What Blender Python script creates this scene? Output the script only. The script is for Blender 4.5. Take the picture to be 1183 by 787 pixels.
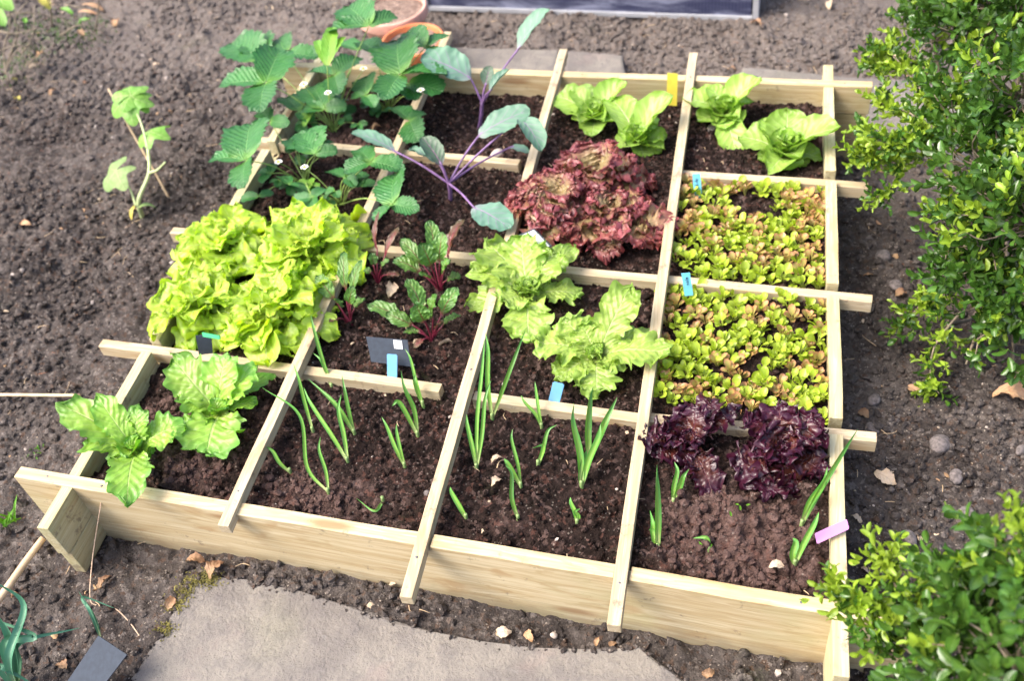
import bpy, bmesh, math, random
import numpy as np
from mathutils import Vector, Matrix
from mathutils import noise as mnoise
for o in list(bpy.data.objects): bpy.data.objects.remove(o)
scn = bpy.context.scene
C = scn.collection
R = math.radians
rng = np.random.default_rng(11)
random.seed(11)

# ------------------------------------------------------------------ camera
F, CAM, ROT = 1175.9171, (1.1099, -0.7152, 1.254), (0.7593, 0.1294, 0.2617)
cd = bpy.data.cameras.new('camera'); cam = bpy.data.objects.new('camera', cd); C.objects.link(cam)
cam.location = CAM; cam.rotation_euler = ROT
cd.sensor_width = 36; cd.lens = F/1183*36; cd.clip_start = .05; cd.clip_end = 200
cd.dof.use_dof = True; cd.dof.focus_distance = 1.48; cd.dof.aperture_fstop = 4.2
scn.camera = cam
# ------------------------------------------------------------------ light
SUN_EL, SUN_AZ = 54, 246      # azimuth clockwise from +Y (bed's far side)
w = bpy.data.worlds.new('World'); scn.world = w; w.use_nodes = True
wt = w.node_tree; bg = wt.nodes['Background']
sky = wt.nodes.new('ShaderNodeTexSky'); sky.sky_type = 'NISHITA'; sky.sun_disc = False
sky.sun_elevation = R(SUN_EL); sky.sun_rotation = R(SUN_AZ)
sky.air_density = .7; sky.dust_density = 5.0; sky.ozone_density = .6
wt.links.new(sky.outputs[0], bg.inputs[0]); bg.inputs[1].default_value = .15
sd = bpy.data.lights.new('sun', 'SUN'); sun = bpy.data.objects.new('sun', sd); C.objects.link(sun)
sd.energy = 1.0; sd.angle = R(34); sd.color = (1, .955, .89)
az = R(SUN_AZ); el = R(SUN_EL)
sdir = Vector((math.sin(az)*math.cos(el), math.cos(az)*math.cos(el), math.sin(el)))
sun.rotation_euler = (-sdir).to_track_quat('-Z', 'Y').to_euler()
scn.view_settings.view_transform = 'Standard'; scn.view_settings.look = 'None'
scn.view_settings.gamma = 1; scn.view_settings.exposure = 1.76
scn.cycles.max_bounces = 8; scn.cycles.transparent_max_bounces = 8

# ------------------------------------------------------------------ layout helpers
RM = Matrix.Identity(3)
import mathutils
RM = mathutils.Euler(ROT, 'XYZ').to_matrix()
CV = Vector(CAM)
def at(px, py, z=0.0):
    "point of the place at height z that the photo shows at pixel (px,py)"
    d = RM @ Vector(((px-591.5)/F, (393.5-py)/F, -1)); t = (z-CV.z)/d.z
    return CV + d*t
def gz(x, y):
    return -.14 - .05*np.clip(y, -.2, 1.35)
def atg(px, py, dz=0):
    z = -.15
    for _ in range(4):
        p = at(px, py, z+dz); z = float(gz(p.x, p.y))
    return at(px, py, z+dz)
SOIL = -.033
def ats(px, py, dz=0): return at(px, py, SOIL+dz)
SH = -.068                                   # the frame is slightly racked
def bx(x, y): return x + SH*y

# ------------------------------------------------------------------ object helpers
def link(o, parent=None):
    C.objects.link(o)
    if parent is not None: o.parent = parent
    return o
def tag(o, label=None, cat=None, group=None, kind=None):
    if label: o['label'] = label
    if cat: o['category'] = cat
    if group: o['group'] = group
    if kind: o['kind'] = kind
    return o
def thing(name, loc, label, cat, group=None):
    o = bpy.data.objects.new(name, None); o.empty_display_size = .02
    C.objects.link(o); o.location = loc
    return tag(o, label, cat, group)
def mesh_obj(name, V, Fc, mat, parent=None, loc=None, uv=None, smooth=True, attrs=None):
    "V: world coordinates; stored relative to parent (or loc)"
    V = np.asarray(V, dtype=np.float64).reshape(-1, 3)
    org = np.array(parent.location if parent is not None and parent.type == 'EMPTY' else (parent['_org'] if parent is not None else (loc if loc is not None else (0, 0, 0))), dtype=float)
    me = bpy.data.meshes.new(name)
    me.from_pydata((V-org).tolist(), [], Fc if isinstance(Fc, list) else Fc.tolist())
    if smooth: me.polygons.foreach_set('use_smooth', np.ones(len(me.polygons), bool))
    if uv is not None:
        ul = me.uv_layers.new(name='UVMap'); li = np.empty(len(me.loops), np.int32)
        me.loops.foreach_get('vertex_index', li); ul.data.foreach_set('uv', np.asarray(uv, np.float32)[li].ravel())
    if attrs:
        for k, a in attrs.items():
            at_ = me.attributes.new(k, 'FLOAT', 'POINT'); at_.data.foreach_set('value', np.asarray(a, np.float32))
    me.materials.append(mat); me.update()
    o = bpy.data.objects.new(name, me); link(o, parent)
    if parent is None and loc is not None: o.location = loc
    if parent is not None and parent.type != 'EMPTY': pass
    return o
class MB:
    "collects geometry of one mesh"
    def __init__(s): s.V = []; s.F = []; s.U = []; s.A = []; s.n = 0
    def add(s, V, Fc, uv=None, a=0.0):
        V = np.asarray(V, float).reshape(-1, 3)
        s.F += [tuple(int(i)+s.n for i in f) for f in Fc]
        s.V.append(V); s.n += len(V)
        s.U.append(np.zeros((len(V), 2)) if uv is None else np.asarray(uv, float))
        s.A.append(np.full(len(V), a, float))
    def build(s, name, mat, parent=None, loc=None, smooth=True):
        return mesh_obj(name, np.vstack(s.V), s.F, mat, parent, loc, np.vstack(s.U), smooth, {'tint': np.concatenate(s.A)})

# ------------------------------------------------------------------ node helper
class NT:
    def __init__(s, name):
        s.m = bpy.data.materials.new(name); s.m.use_nodes = True; s.t = s.m.node_tree
        s.p = s.t.nodes['Principled BSDF']; s.out = s.t.nodes['Material Output']
    def n(s, typ, **k):
        nd = s.t.nodes.new(typ)
        for a, b in k.items(): setattr(nd, a, b)
        return nd
    def put(s, sock, v):
        if isinstance(v, bpy.types.NodeSocket): s.t.links.new(v, sock)
        elif isinstance(v, (tuple, list)):
            v = tuple(v)
            sock.default_value = v + (1,) if len(v) == 3 and sock.type == 'RGBA' else v
        else: sock.default_value = v
    def math(s, op, a, b=0.0, c=None, clamp=False):
        nd = s.n('ShaderNodeMath', operation=op, use_clamp=clamp); s.put(nd.inputs[0], a); s.put(nd.inputs[1], b)
        if c is not None: s.put(nd.inputs[2], c)
        return nd.outputs[0]
    def mix(s, f, a, b, blend='MIX'):
        nd = s.n('ShaderNodeMix', data_type='RGBA', blend_type=blend); s.put(nd.inputs[0], f); s.put(nd.inputs[6], a); s.put(nd.inputs[7], b)
        return nd.outputs[2]
    def noise(s, vec, scale, det=4, rough=.55, dist=0):
        nd = s.n('ShaderNodeTexNoise'); s.put(nd.inputs['Vector'], vec); nd.inputs['Scale'].default_value = scale
        nd.inputs['Detail'].default_value = det; nd.inputs['Roughness'].default_value = rough; nd.inputs['Distortion'].default_value = dist
        return nd.outputs[0]
    def ramp(s, f, *stops):
        nd = s.n('ShaderNodeValToRGB'); s.put(nd.inputs[0], f); e = nd.color_ramp.elements
        while len(e) < len(stops): e.new(.5)
        for q, (p_, c_) in zip(e, stops): q.position = p_; q.color = (c_ if len(c_) == 4 else tuple(c_)+(1,)) if isinstance(c_, tuple) else (c_, c_, c_, 1)
        return nd.outputs[0]
    def sm(s, f, a, b):
        nd = s.n('ShaderNodeMapRange', interpolation_type='SMOOTHSTEP'); s.put(nd.inputs[0], f); nd.inputs[1].default_value = a; nd.inputs[2].default_value = b
        return nd.outputs[0]
    def bump(s, h, strength=.3, dist=.002, nrm=None):
        nd = s.n('ShaderNodeBump'); s.put(nd.inputs['Height'], h); nd.inputs['Strength'].default_value = strength; nd.inputs['Distance'].default_value = dist
        if nrm is not None: s.put(nd.inputs['Normal'], nrm)
        return nd.outputs[0]
    def scalevec(s, v, sc):
        nd = s.n('ShaderNodeMapping'); s.put(nd.inputs[0], v); nd.inputs['Scale'].default_value = sc
        return nd.outputs[0]
def srgb(r, g, b):
    f = lambda c: (c/12.92 if c <= .04045 else ((c+.055)/1.055)**2.4)
    return (f(r/255), f(g/255), f(b/255))

def simple_mat(name, col, rough=.6, var=.15, scale=60, metal=0, bump=0):
    t = NT(name); tc = t.n('ShaderNodeTexCoord').outputs['Object']; nz = t.noise(tc, scale, 4)
    c2 = tuple(c*(1-var) for c in col); c1 = tuple(min(1, c*(1+var)) for c in col)
    t.put(t.p.inputs['Base Color'], t.mix(t.sm(nz, .3, .7), c2, c1)); t.p.inputs['Roughness'].default_value = rough
    t.p.inputs['Metallic'].default_value = metal
    if bump: t.put(t.p.inputs['Normal'], t.bump(nz, bump, .001))
    return t.m

# ---- wood
def wood_mat(name, c1, c2, green=.3, dirty=.58):
    t = NT(name); tc = t.n('ShaderNodeTexCoord').outputs['Object']; oi = t.n('ShaderNodeObjectInfo').outputs['Random']
    off = t.n('ShaderNodeVectorMath', operation='ADD'); t.put(off.inputs[0], tc)
    cx = t.n('ShaderNodeCombineXYZ'); t.put(cx.inputs[0], t.math('MULTIPLY', oi, 37.0)); t.put(cx.inputs[1], t.math('MULTIPLY', oi, 11.0)); t.put(cx.inputs[2], t.math('MULTIPLY', oi, 5.0)); t.put(off.inputs[1], cx.outputs[0])
    v = off.outputs[0]
    grain = t.noise(t.scalevec(v, (2.2, 70, 70)), 1.6, 5, .6, .4)
    fine = t.noise(t.scalevec(v, (9, 330, 330)), 1.5, 3, .6)
    wavy = t.noise(t.scalevec(v, (1.5, 16, 16)), 1.5, 4, .55, 1.1)
    rings = t.math('SINE', t.math('MULTIPLY', wavy, 46.0))
    col = t.mix(t.sm(grain, .33, .66), c1, c2)
    col = t.mix(t.math('MULTIPLY', t.sm(rings, .1, 1.0), .34), col, (c2[0]*.72, c2[1]*.62, c2[2]*.45))
    col = t.mix(t.math('MULTIPLY', t.sm(fine, .52, .7), .4), col, tuple(c*.6 for c in c2))
    big = t.noise(v, 6, 3); col = t.mix(t.math('MULTIPLY', t.sm(big, .5, .72), green), col, (.36, .37, .17))
    br = t.noise(t.scalevec(v, (1, 2.5, 2.5)), 9, 3, .5, .6); col = t.mix(t.math('MULTIPLY', t.sm(br, .56, .72), .6), col, (.36, .22, .09))
    vo = t.n('ShaderNodeTexVoronoi'); t.put(vo.inputs['Vector'], t.scalevec(v, (2.2, 9, 9))); vo.inputs['Scale'].default_value = 1.5
    kn = t.math('SUBTRACT', 1.0, t.sm(vo.outputs['Distance'], .06, .17)); col = t.mix(t.math('MULTIPLY', kn, .75), col, (.24, .125, .05))
    dirt = t.noise(v, 38, 5, .7); geo = t.n('ShaderNodeNewGeometry')
    sp = t.n('ShaderNodeSeparateXYZ'); t.put(sp.inputs[0], geo.outputs['Position'])
    dm = t.math('MULTIPLY', t.sm(dirt, dirty, dirty+.10), .6); col = t.mix(dm, col, (.14, .10, .07))
    # splashed soil close to the ground (a tide mark that stays where it is)
    low = t.math('SUBTRACT', 1.0, t.sm(t.math('ADD', sp.outputs[2], t.math('MULTIPLY', t.math('SUBTRACT', dirt, .5), .06)), -.15, -.10))
    col = t.mix(t.math('MULTIPLY', low, .5), col, (.20, .17, .11))
    t.put(t.p.inputs['Base Color'], col); t.p.inputs['Roughness'].default_value = .72
    h = t.math('ADD', t.math('MULTIPLY', grain, .6), t.math('MULTIPLY', fine, .5))
    t.put(t.p.inputs['Normal'], t.bump(h, .55, .0011))
    return t.m
M = {}
M['board'] = wood_mat('pale_softwood', (.58, .485, .30), (.45, .34, .175), .36, .60)
M['lath'] = wood_mat('sawn_lath', (.52, .43, .285), (.42, .33, .20), .18, .575)
M['side'] = wood_mat('treated_softwood', (.55, .50, .31), (.44, .37, .20), .45)

# ---- soil
def soil_mat(name, wet, dry, dryness, red=(0, 0, 0), moss=0):
    t = NT(name); g = t.n('ShaderNodeNewGeometry').outputs['Position']
    big = t.noise(g, 3.2, 5, .6); mid = t.noise(g, 26, 6, .65); fine = t.noise(g, 260, 8, .8)
    grit = t.n('ShaderNodeTexVoronoi'); t.put(grit.inputs['Vector'], g); grit.inputs['Scale'].default_value = 260
    sep = t.n('ShaderNodeSeparateXYZ'); t.put(sep.inputs[0], g)
    far = t.sm(t.math('ADD', sep.outputs[1], t.math('MULTIPLY', t.math('SUBTRACT', big, .5), .9)), .95, 1.75)
    f = t.math('ADD', t.math('ADD', t.math('MULTIPLY', big, .55), t.math('MULTIPLY', mid, .45)), t.math('MULTIPLY', fine, .55))
    f = t.math('ADD', f, dryness-.10)
    f = t.math('ADD', f, t.math('MULTIPLY', far, .34 if moss else 0))
    f = t.math('ADD', f, t.math('MULTIPLY', t.n('ShaderNodeAttribute', attribute_name='dry').outputs['Fac'], .42))
    col = t.mix(t.sm(f, .5, 1.0), wet, dry)
    dn = t.n('ShaderNodeTexNoise'); t.put(dn.inputs['Vector'], g); dn.inputs['Scale'].default_value = 150; dn.inputs['Detail'].default_value = 4
    dv = t.n('ShaderNodeVectorMath', operation='MULTIPLY_ADD'); t.put(dv.inputs[0], dn.outputs['Color']); dv.inputs[1].default_value = (.014, .014, .014); t.put(dv.inputs[2], g)
    cell = t.n('ShaderNodeTexVoronoi'); t.put(cell.inputs['Vector'], dv.outputs[0]); cell.inputs['Scale'].default_value = 150
    cc = t.n('ShaderNodeSeparateColor'); t.put(cc.inputs[0], cell.outputs['Color'])
    col = t.mix(t.math('MULTIPLY', t.sm(cc.outputs[0], .72, 1.0), .5), col, tuple(min(1, d*1.5+.02) for d in dry))
    col = t.mix(t.math('MULTIPLY', t.sm(cc.outputs[1], .8, 1.0), .55), col, red if any(red) else wet)
    gc = t.n('ShaderNodeSeparateColor'); t.put(gc.inputs[0], grit.outputs['Color'])
    sp = t.math('MULTIPLY', t.math('GREATER_THAN', gc.outputs[0], .955), t.math('LESS_THAN', grit.outputs['Distance'], .42))
    col = t.mix(t.math('MULTIPLY', sp, .6 if moss else .3), col, (.42, .36, .30))
    if not moss:
        mn = t.noise(g, 9, 5, .7); col = t.mix(t.math('MULTIPLY', t.math('MULTIPLY', t.sm(mn, .60, .70), t.sm(fine, .45, .6)), .5), col, (.035, .05, .015))
    if moss:
        mn = t.noise(g, 5, 4, .6); col = t.mix(t.math('MULTIPLY', t.math('MULTIPLY', t.sm(mn, .62, .72), t.sm(fine, .4, .6)), .35), col, (.045, .07, .02))
    t.put(t.p.inputs['Base Color'], col); t.p.inputs['Roughness'].default_value = .97; t.p.inputs['Specular IOR Level'].default_value = .10
    h = t.math('ADD', t.math('MULTIPLY', mid, .5), t.math('ADD', t.math('MULTIPLY', fine, .7), t.math('MULTIPLY', grit.outputs['Distance'], .4)))
    t.put(t.p.inputs['Normal'], t.bump(h, 1.0, .0065))
    return t.m
M['ground'] = soil_mat('garden_soil', (.034, .028, .026), (.158, .135, .120), .04, (.12, .07, .045), 1)
M['bed'] = soil_mat('compost', (.017, .0112, .0092), (.120, .074, .062), -.12, (.13, .06, .045), 0)
M['potsoil'] = soil_mat('dry_compost', (.15, .10, .08), (.34, .25, .20), .15)

# ---- leaves
def leaf_mat(name, base, edge, tip, vein, vw=.05, side=7, sidestr=.35, rough=.38, trans=.28, hue=.04, bumpd=.0012, noise_s=55, emix=(.35, .95), var=.3, spec=.5):
    t = NT(name); uv = t.n('ShaderNodeUVMap').outputs[0]; tc = t.n('ShaderNodeTexCoord').outputs['Object']
    sp = t.n('ShaderNodeSeparateXYZ'); t.put(sp.inputs[0], uv)
    s = t.math('ABSOLUTE', t.math('MULTIPLY', t.math('SUBTRACT', sp.outputs[0], .5), 2.0)); v = sp.outputs[1]
    oi = t.n('ShaderNodeObjectInfo').outputs['Random']
    ta = t.n('ShaderNodeAttribute', attribute_name='tint').outputs['Fac']
    nz = t.noise(tc, noise_s, 4, .6); nb = t.noise(tc, noise_s*.25, 2)
    e = t.math('MAXIMUM', t.math('MULTIPLY', s, .95), t.math('MULTIPLY', v, v))
    e = t.math('MULTIPLY', e, t.math('ADD', .4, t.math('MULTIPLY', v, .7)))
    e = t.math('ADD', e, t.math('MULTIPLY', t.math('SUBTRACT', nz, .5), .45))
    col = t.mix(t.sm(v, .0, .22), base, edge)
    col = t.mix(t.sm(e, *emix), col, tip)
    mid = t.math('SUBTRACT', 1.0, t.sm(t.math('DIVIDE', s, t.math('SUBTRACT', 1.15, v)), vw*.4, vw*1.6))
    ph = t.math('MULTIPLY', t.math('SUBTRACT', v, t.math('MULTIPLY', s, .33)), side*6.2832)
    ph = t.math('ADD', ph, t.math('MULTIPLY', nb, 2.5))
    sv = t.sm(t.math('SINE', ph), .88, 1.0)
    sv = t.math('MULTIPLY', sv, t.math('SUBTRACT', 1.0, t.sm(s, .5, .95)))
    vm = t.math('MAXIMUM', mid, t.math('MULTIPLY', sv, sidestr))
    col = t.mix(vm, col, vein)
    br = t.math('ADD', 1-var/2, t.math('MULTIPLY', t.math('FRACT', t.math('ADD', oi, ta)), var))
    br = t.math('MULTIPLY', br, t.math('ADD', .86, t.math('MULTIPLY', nz, .28)))
    hs = t.n('ShaderNodeHueSaturation'); t.put(hs.inputs['Color'], col); t.put(hs.inputs['Value'], br)
    t.put(hs.inputs['Hue'], t.math('ADD', .5-hue/2, t.math('MULTIPLY', nb, hue)))
    col = hs.outputs[0]
    t.put(t.p.inputs['Base Color'], col); t.p.inputs['Roughness'].default_value = rough; t.p.inputs['Specular IOR Level'].default_value = spec
    h = t.math('ADD', t.math('MULTIPLY', t.math('SINE', ph), .35), t.math('MULTIPLY', nz, .8)); h = t.math('SUBTRACT', h, t.math('MULTIPLY', mid, .8))
    nrm = t.bump(h, .6, bumpd); t.put(t.p.inputs['Normal'], nrm)
    tr = t.n('ShaderNodeBsdfTranslucent'); h2 = t.n('ShaderNodeHueSaturation'); t.put(h2.inputs['Color'], col); h2.inputs['Saturation'].default_value = 1.1; h2.inputs['Value'].default_value = 1.25
    t.put(tr.inputs[0], h2.outputs[0]); t.put(tr.inputs[1], nrm)
    ms = t.n('ShaderNodeMixShader'); ms.inputs[0].default_value = trans
    t.t.links.new(t.p.outputs[0], ms.inputs[1]); t.t.links.new(tr.outputs[0], ms.inputs[2]); t.t.links.new(ms.outputs[0], t.out.inputs[0])
    return t.m
M['oak'] = leaf_mat('lime_lettuce', (.54, .62, .18), (.47, .61, .085), (.43, .60, .06), (.56, .66, .26), .06, 6, .4, .40, .42, .03, .0016, 60)
M['butter'] = leaf_mat('butterhead', (.48, .57, .22), (.31, .48, .09), (.23, .40, .05), (.48, .59, .24), .05, 6, .4, .38, .32, .03, .0018, 45)
M['batavia'] = leaf_mat('batavia', (.48, .56, .17), (.34, .49, .085), (.27, .43, .07), (.50, .60, .22), .05, 8, .5, .34, .36, .03, .002, 45)
M['endive'] = leaf_mat('crisp_green', (.42, .53, .10), (.26, .46, .055), (.15, .36, .045), (.40, .54, .15), .06, 7, .45, .35, .3, .05, .002, 40)
M['lollo'] = leaf_mat('red_frilly', (.40, .44, .12), (.38, .29, .13), (.28, .075, .080), (.40, .28, .15), .05, 6, .3, .33, .30, .07, .002, 110, (.38, .98), .6)
M['darkred'] = leaf_mat('purple_lettuce', (.14, .12, .03), (.080, .022, .014), (.040, .006, .018), (.10, .02, .03), .05, 6, .3, .33, .16, .05, .0018, 80, (.2, .7), .5, .55)
M['berry'] = leaf_mat('strawberry_leaf', (.12, .28, .04), (.042, .165, .034), (.028, .125, .028), (.12, .28, .08), .035, 9, .45, .40, .2, .03, .0018, 50, var=.45)
M['berryyoung'] = leaf_mat('strawberry_young_leaf', (.30, .50, .07), (.20, .43, .05), (.16, .38, .04), (.32, .52, .12), .04, 9, .4, .4, .3)
M['kohl'] = leaf_mat('brassica_leaf', (.20, .24, .22), (.13, .25, .17), (.11, .24, .15), (.26, .19, .28), .05, 5, .5, .55, .16, .05, .001, 30)
M['kohldark'] = leaf_mat('brassica_young_leaf', (.10, .09, .09), (.05, .10, .055), (.06, .11, .06), (.16, .07, .13), .06, 5, .5, .5, .16, .05, .001, 30)
M['beet'] = leaf_mat('beet_leaf', (.20, .04, .05), (.10, .22, .035), (.06, .17, .03), (.17, .015, .03), .05, 6, .05, .36, .2, .05, .002, 50, (.5, 1.0))
M['beetred'] = leaf_mat('beet_red_leaf', (.20, .02, .04), (.12, .05, .03), (.09, .07, .03), (.30, .015, .06), .06, 6, .4, .3, .2)
M['squash'] = leaf_mat('squash_leaf', (.34, .52, .12), (.20, .42, .06), (.17, .38, .05), (.40, .55, .18), .05, 5, .4, .5, .3)
M['squashpale'] = leaf_mat('squash_leaf_underside', (.34, .46, .16), (.26, .40, .13), (.24, .38, .12), (.38, .50, .2), .05, 5, .4, .55, .3)
M['shoot'] = leaf_mat('onion_shoot', (.58, .56, .30), (.22, .40, .06), (.10, .30, .05), (.16, .36, .08), .1, 0, 0, .38, .2, .03, .0003, 60, (.1, .55))
M['leek'] = leaf_mat('leek_leaf', (.40, .44, .2), (.10, .24, .14), (.07, .21, .12), (.12, .28, .16), .1, 0, 0, .42, .15, .03, .0003, 60, (.1, .5))
M['box'] = leaf_mat('box_leaf', (.12, .21, .03), (.060, .135, .018), (.045, .115, .016), (.14, .24, .05), .05, 0, 0, .26, .18, .03, .0004, 60, (.3, .9), .7, .6)
M['boxnew'] = leaf_mat('box_new_leaf', (.34, .44, .05), (.25, .37, .035), (.22, .34, .03), (.34, .45, .07), .05, 0, 0, .32, .28, .03, .0004, 60, (.3, .9), .5)
M['grass'] = leaf_mat('weed_leaf', (.25, .40, .06), (.13, .33, .03), (.12, .30, .03), (.15, .33, .05), .05, 0, 0, .45, .25)
M['dry'] = leaf_mat('dead_leaf', (.36, .22, .11), (.42, .26, .14), (.36, .20, .10), (.30, .17, .08), .04, 6, .4, .7, .1, .08, .001, 40, var=.7)
M['drypale'] = leaf_mat('pale_dead_leaf', (.50, .40, .26), (.55, .43, .30), (.48, .36, .24), (.4, .3, .2), .04, 6, .4, .7, .1, .05, .001, 40, var=.4)
M['seedg'] = leaf_mat('seedling_green', (.44, .52, .10), (.37, .49, .045), (.35, .46, .045), (.44, .54, .12), .05, 0, 0, .36, .32, .05, .0008, 90, var=.4)
M['seedb'] = leaf_mat('seedling_bronze', (.38, .40, .09), (.40, .36, .10), (.44, .22, .10), (.38, .35, .12), .05, 0, 0, .38, .3, .07, .0008, 90, (.2, .8), .45)
M['yellow'] = leaf_mat('yellowed_leaf', (.5, .5, .1), (.5, .46, .08), (.5, .38, .08), (.5, .45, .1), .04, 5, .3, .5, .2)
M['stemgreen'] = simple_mat('green_stem', (.26, .38, .09), .45, .25)
M['stempale'] = simple_mat('pale_hairy_stem', (.44, .52, .24), .5, .15)
M['stempurple'] = simple_mat('purple_stem', (.20, .11, .24), .45, .3)
M['stembeet'] = simple_mat('crimson_stem', (.14, .014, .03), .35, .3)
M['stemred'] = simple_mat('reddish_runner', (.30, .14, .07), .5, .3)
M['twig'] = simple_mat('grey_twig', (.20, .16, .11), .8, .35, 80, bump=.4)
M['cane'] = simple_mat('bamboo', (.55, .40, .24), .6, .2, 40, bump=.2)
M['string'] = simple_mat('twine', (.62, .44, .30), .8, .2, 300)
M['petal'] = simple_mat('white_petal', (.82, .82, .78), .5, .04)
M['pistil'] = simple_mat('yellow_flower_centre', (.62, .52, .06), .6, .2, 400, bump=.5)
M['slate'] = simple_mat('slate_grey_plastic', (.030, .040, .056), .85, .12, 120)
M['blue'] = simple_mat('light_blue_plastic', (.15, .38, .62), .4, .05, 50)
M['cyan'] = simple_mat('cyan_plastic', (.16, .52, .68), .4, .05, 50)
M['yellowp'] = simple_mat('yellow_plastic', (.75, .62, .08), .4, .08, 50)
M['pink'] = simple_mat('pink_plastic', (.52, .22, .50), .45, .05, 50)
M['ink'] = simple_mat('blue_black_ink', (.012, .02, .07), .5, .1)
M['white'] = simple_mat('white_label', (.78, .79, .77), .5, .04)
M['greenp'] = simple_mat('green_plastic', (.03, .38, .14), .35, .08)
M['terracotta'] = simple_mat('terracotta', (.60, .19, .07), .65, .22, 30, bump=.15)
M['terrapale'] = simple_mat('weathered_terracotta', (.60, .34, .26), .75, .2, 22, bump=.15)
M['alu'] = simple_mat('aluminium', (.42, .43, .45), .45, .10, 20, .15)
M['stone'] = simple_mat('pebble', (.135, .115, .108), .95, .4, 160, bump=.8)
M['stonepale'] = simple_mat('pale_pebble', (.40, .34, .29), .85, .25, 60, bump=.4)
M['rust'] = simple_mat('cut_tree_root', (.25, .10, .05), .8, .3, 60)
# twin-wall panel
t = NT('twinwall_panel'); tc = t.n('ShaderNodeTexCoord').outputs['Object']
sx = t.n('ShaderNodeSeparateXYZ'); t.put(sx.inputs[0], tc)
rib = t.sm(t.math('SINE', t.math('MULTIPLY', sx.outputs[0], 700.0)), .2, 1.0)
smear = t.noise(t.scalevec(tc, (3, 1, 14)), 2.2, 5, .65, .5)
cc_ = t.mix(t.sm(smear, .42, .72), (.035, .040, .085), (.26, .28, .38)); cc_ = t.mix(t.math('MULTIPLY', rib, .25), cc_, (.12, .13, .2))
t.put(t.p.inputs['Base Color'], cc_); t.p.inputs['Roughness'].default_value = .3; M['panel'] = t.m
# paving
t = NT('sandstone_paving'); g = t.n('ShaderNodeNewGeometry').outputs['Position']
a1 = t.noise(g, 7, 6, .65, .3); a2 = t.noise(g, 24, 6, .65); a3 = t.noise(g, 170, 5, .7); a4 = t.noise(g, 3.1, 3)
cc_ = t.mix(t.sm(a1, .40, .60), (.160, .143, .127), (.225, .203, .172)); cc_ = t.mix(t.math('MULTIPLY', t.sm(a2, .45, .65), .5), cc_, (.135, .120, .115))
cc_ = t.mix(t.math('MULTIPLY', t.sm(a4, .55, .75), .35), cc_, (.20, .20, .10)); cc_ = t.mix(t.math('MULTIPLY', t.sm(t.noise(g, 8, 4), .6, .72), .3), cc_, (.25, .18, .165))
cc_ = t.mix(t.math('MULTIPLY', t.sm(t.noise(g, 45, 6, .8), .66, .74), .7), cc_, (.12, .11, .05))
cc_ = t.mix(t.math('MULTIPLY', t.sm(a3, .52, .7), .5), cc_, (.12, .11, .105)); cc_ = t.mix(t.math('MULTIPLY', t.sm(t.noise(g, 30, 6, .7, .5), .55, .75), .4), cc_, (.27, .25, .23))
t.put(t.p.inputs['Base Color'], cc_); t.p.inputs['Roughness'].default_value = .85
t.put(t.p.inputs['Normal'], t.bump(t.math('ADD', t.math('MULTIPLY', a2, 1.0), t.math('MULTIPLY', a3, .5)), 1.0, .009)); M['slab'] = t.m

# ------------------------------------------------------------------ soil surfaces
def hash2(ix, iy, seed):
    n = (ix.astype(np.int64)*374761393 + iy.astype(np.int64)*668265263 + seed*1442695041) & 0xffffffff
    n = ((n ^ (n >> 13))*1274126177) & 0xffffffff
    return ((n ^ (n >> 16)) & 0xffff)/65535.0
def vnoise(x, y, seed):
    ix = np.floor(x); iy = np.floor(y); fx = x-ix; fy = y-iy; fx = fx*fx*(3-2*fx); fy = fy*fy*(3-2*fy)
    a = hash2(ix, iy, seed); b = hash2(ix+1, iy, seed); c = hash2(ix, iy+1, seed); d = hash2(ix+1, iy+1, seed)
    return (a*(1-fx)+b*fx)*(1-fy)+(c*(1-fx)+d*fx)*fy
def fbm(x, y, s, oct=5, seed=1, g=.55):
    v = 0; a = 1; tot = 0
    for k in range(oct):
        v = v + a*(vnoise(x*s+k*7.3, y*s-k*3.1, seed+k)*2-1); tot += a; a *= g; s *= 2.03
    return v/tot
def stamp(H, X0, Y0, dx, n, rmin, rmax, seed, sink=.35, power=2.2, dens=None):
    r = np.random.default_rng(seed); ny, nx = H.shape
    for _ in range(n):
        x = r.random()*(nx-1); y = r.random()*(ny-1)
        if dens is not None and r.random() > dens(X0+x*dx, Y0+y*dx): continue
        rad = rmin*(1-r.random()*(1-(rmin/rmax)**power))**(-1/power); q = int(rad*1.5/dx)+1
        i0 = max(0, int(x)-q); i1 = min(nx, int(x)+q+2); j0 = max(0, int(y)-q); j1 = min(ny, int(y)+q+2)
        gx, gy = np.meshgrid((np.arange(i0, i1)-x)*dx, (np.arange(j0, j1)-y)*dx)
        a = r.random()*6.28; ca, sa = math.cos(a), math.sin(a); e = .7+.5*r.random()
        u = (gx*ca+gy*sa)/e; v_ = (-gx*sa+gy*ca)*e
        th = np.arctan2(v_, u); rr = rad*(1+.16*np.sin(2*th+a*3)+.13*np.sin(3*th+a*7)+.09*np.sin(5*th+a*11))
        d2 = (u*u+v_*v_)/(rr*rr); h = np.sqrt(np.clip(1-d2, 0, 1))*rad*(.65+.4*r.random())
        base = H[min(ny-1, int(y)), min(nx-1, int(x))]
        z = np.where(d2 < 1, base-rad*sink+h + gx*r.normal()*.15, -9)
        sub = H[j0:j1, i0:i1]; np.maximum(sub, z, out=sub)
def grid_faces(nx, ny):
    i = np.arange(nx*ny).reshape(ny, nx)
    return np.stack([i[:-1, :-1], i[:-1, 1:], i[1:, 1:], i[1:, :-1]], -1).reshape(-1, 4)
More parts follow.
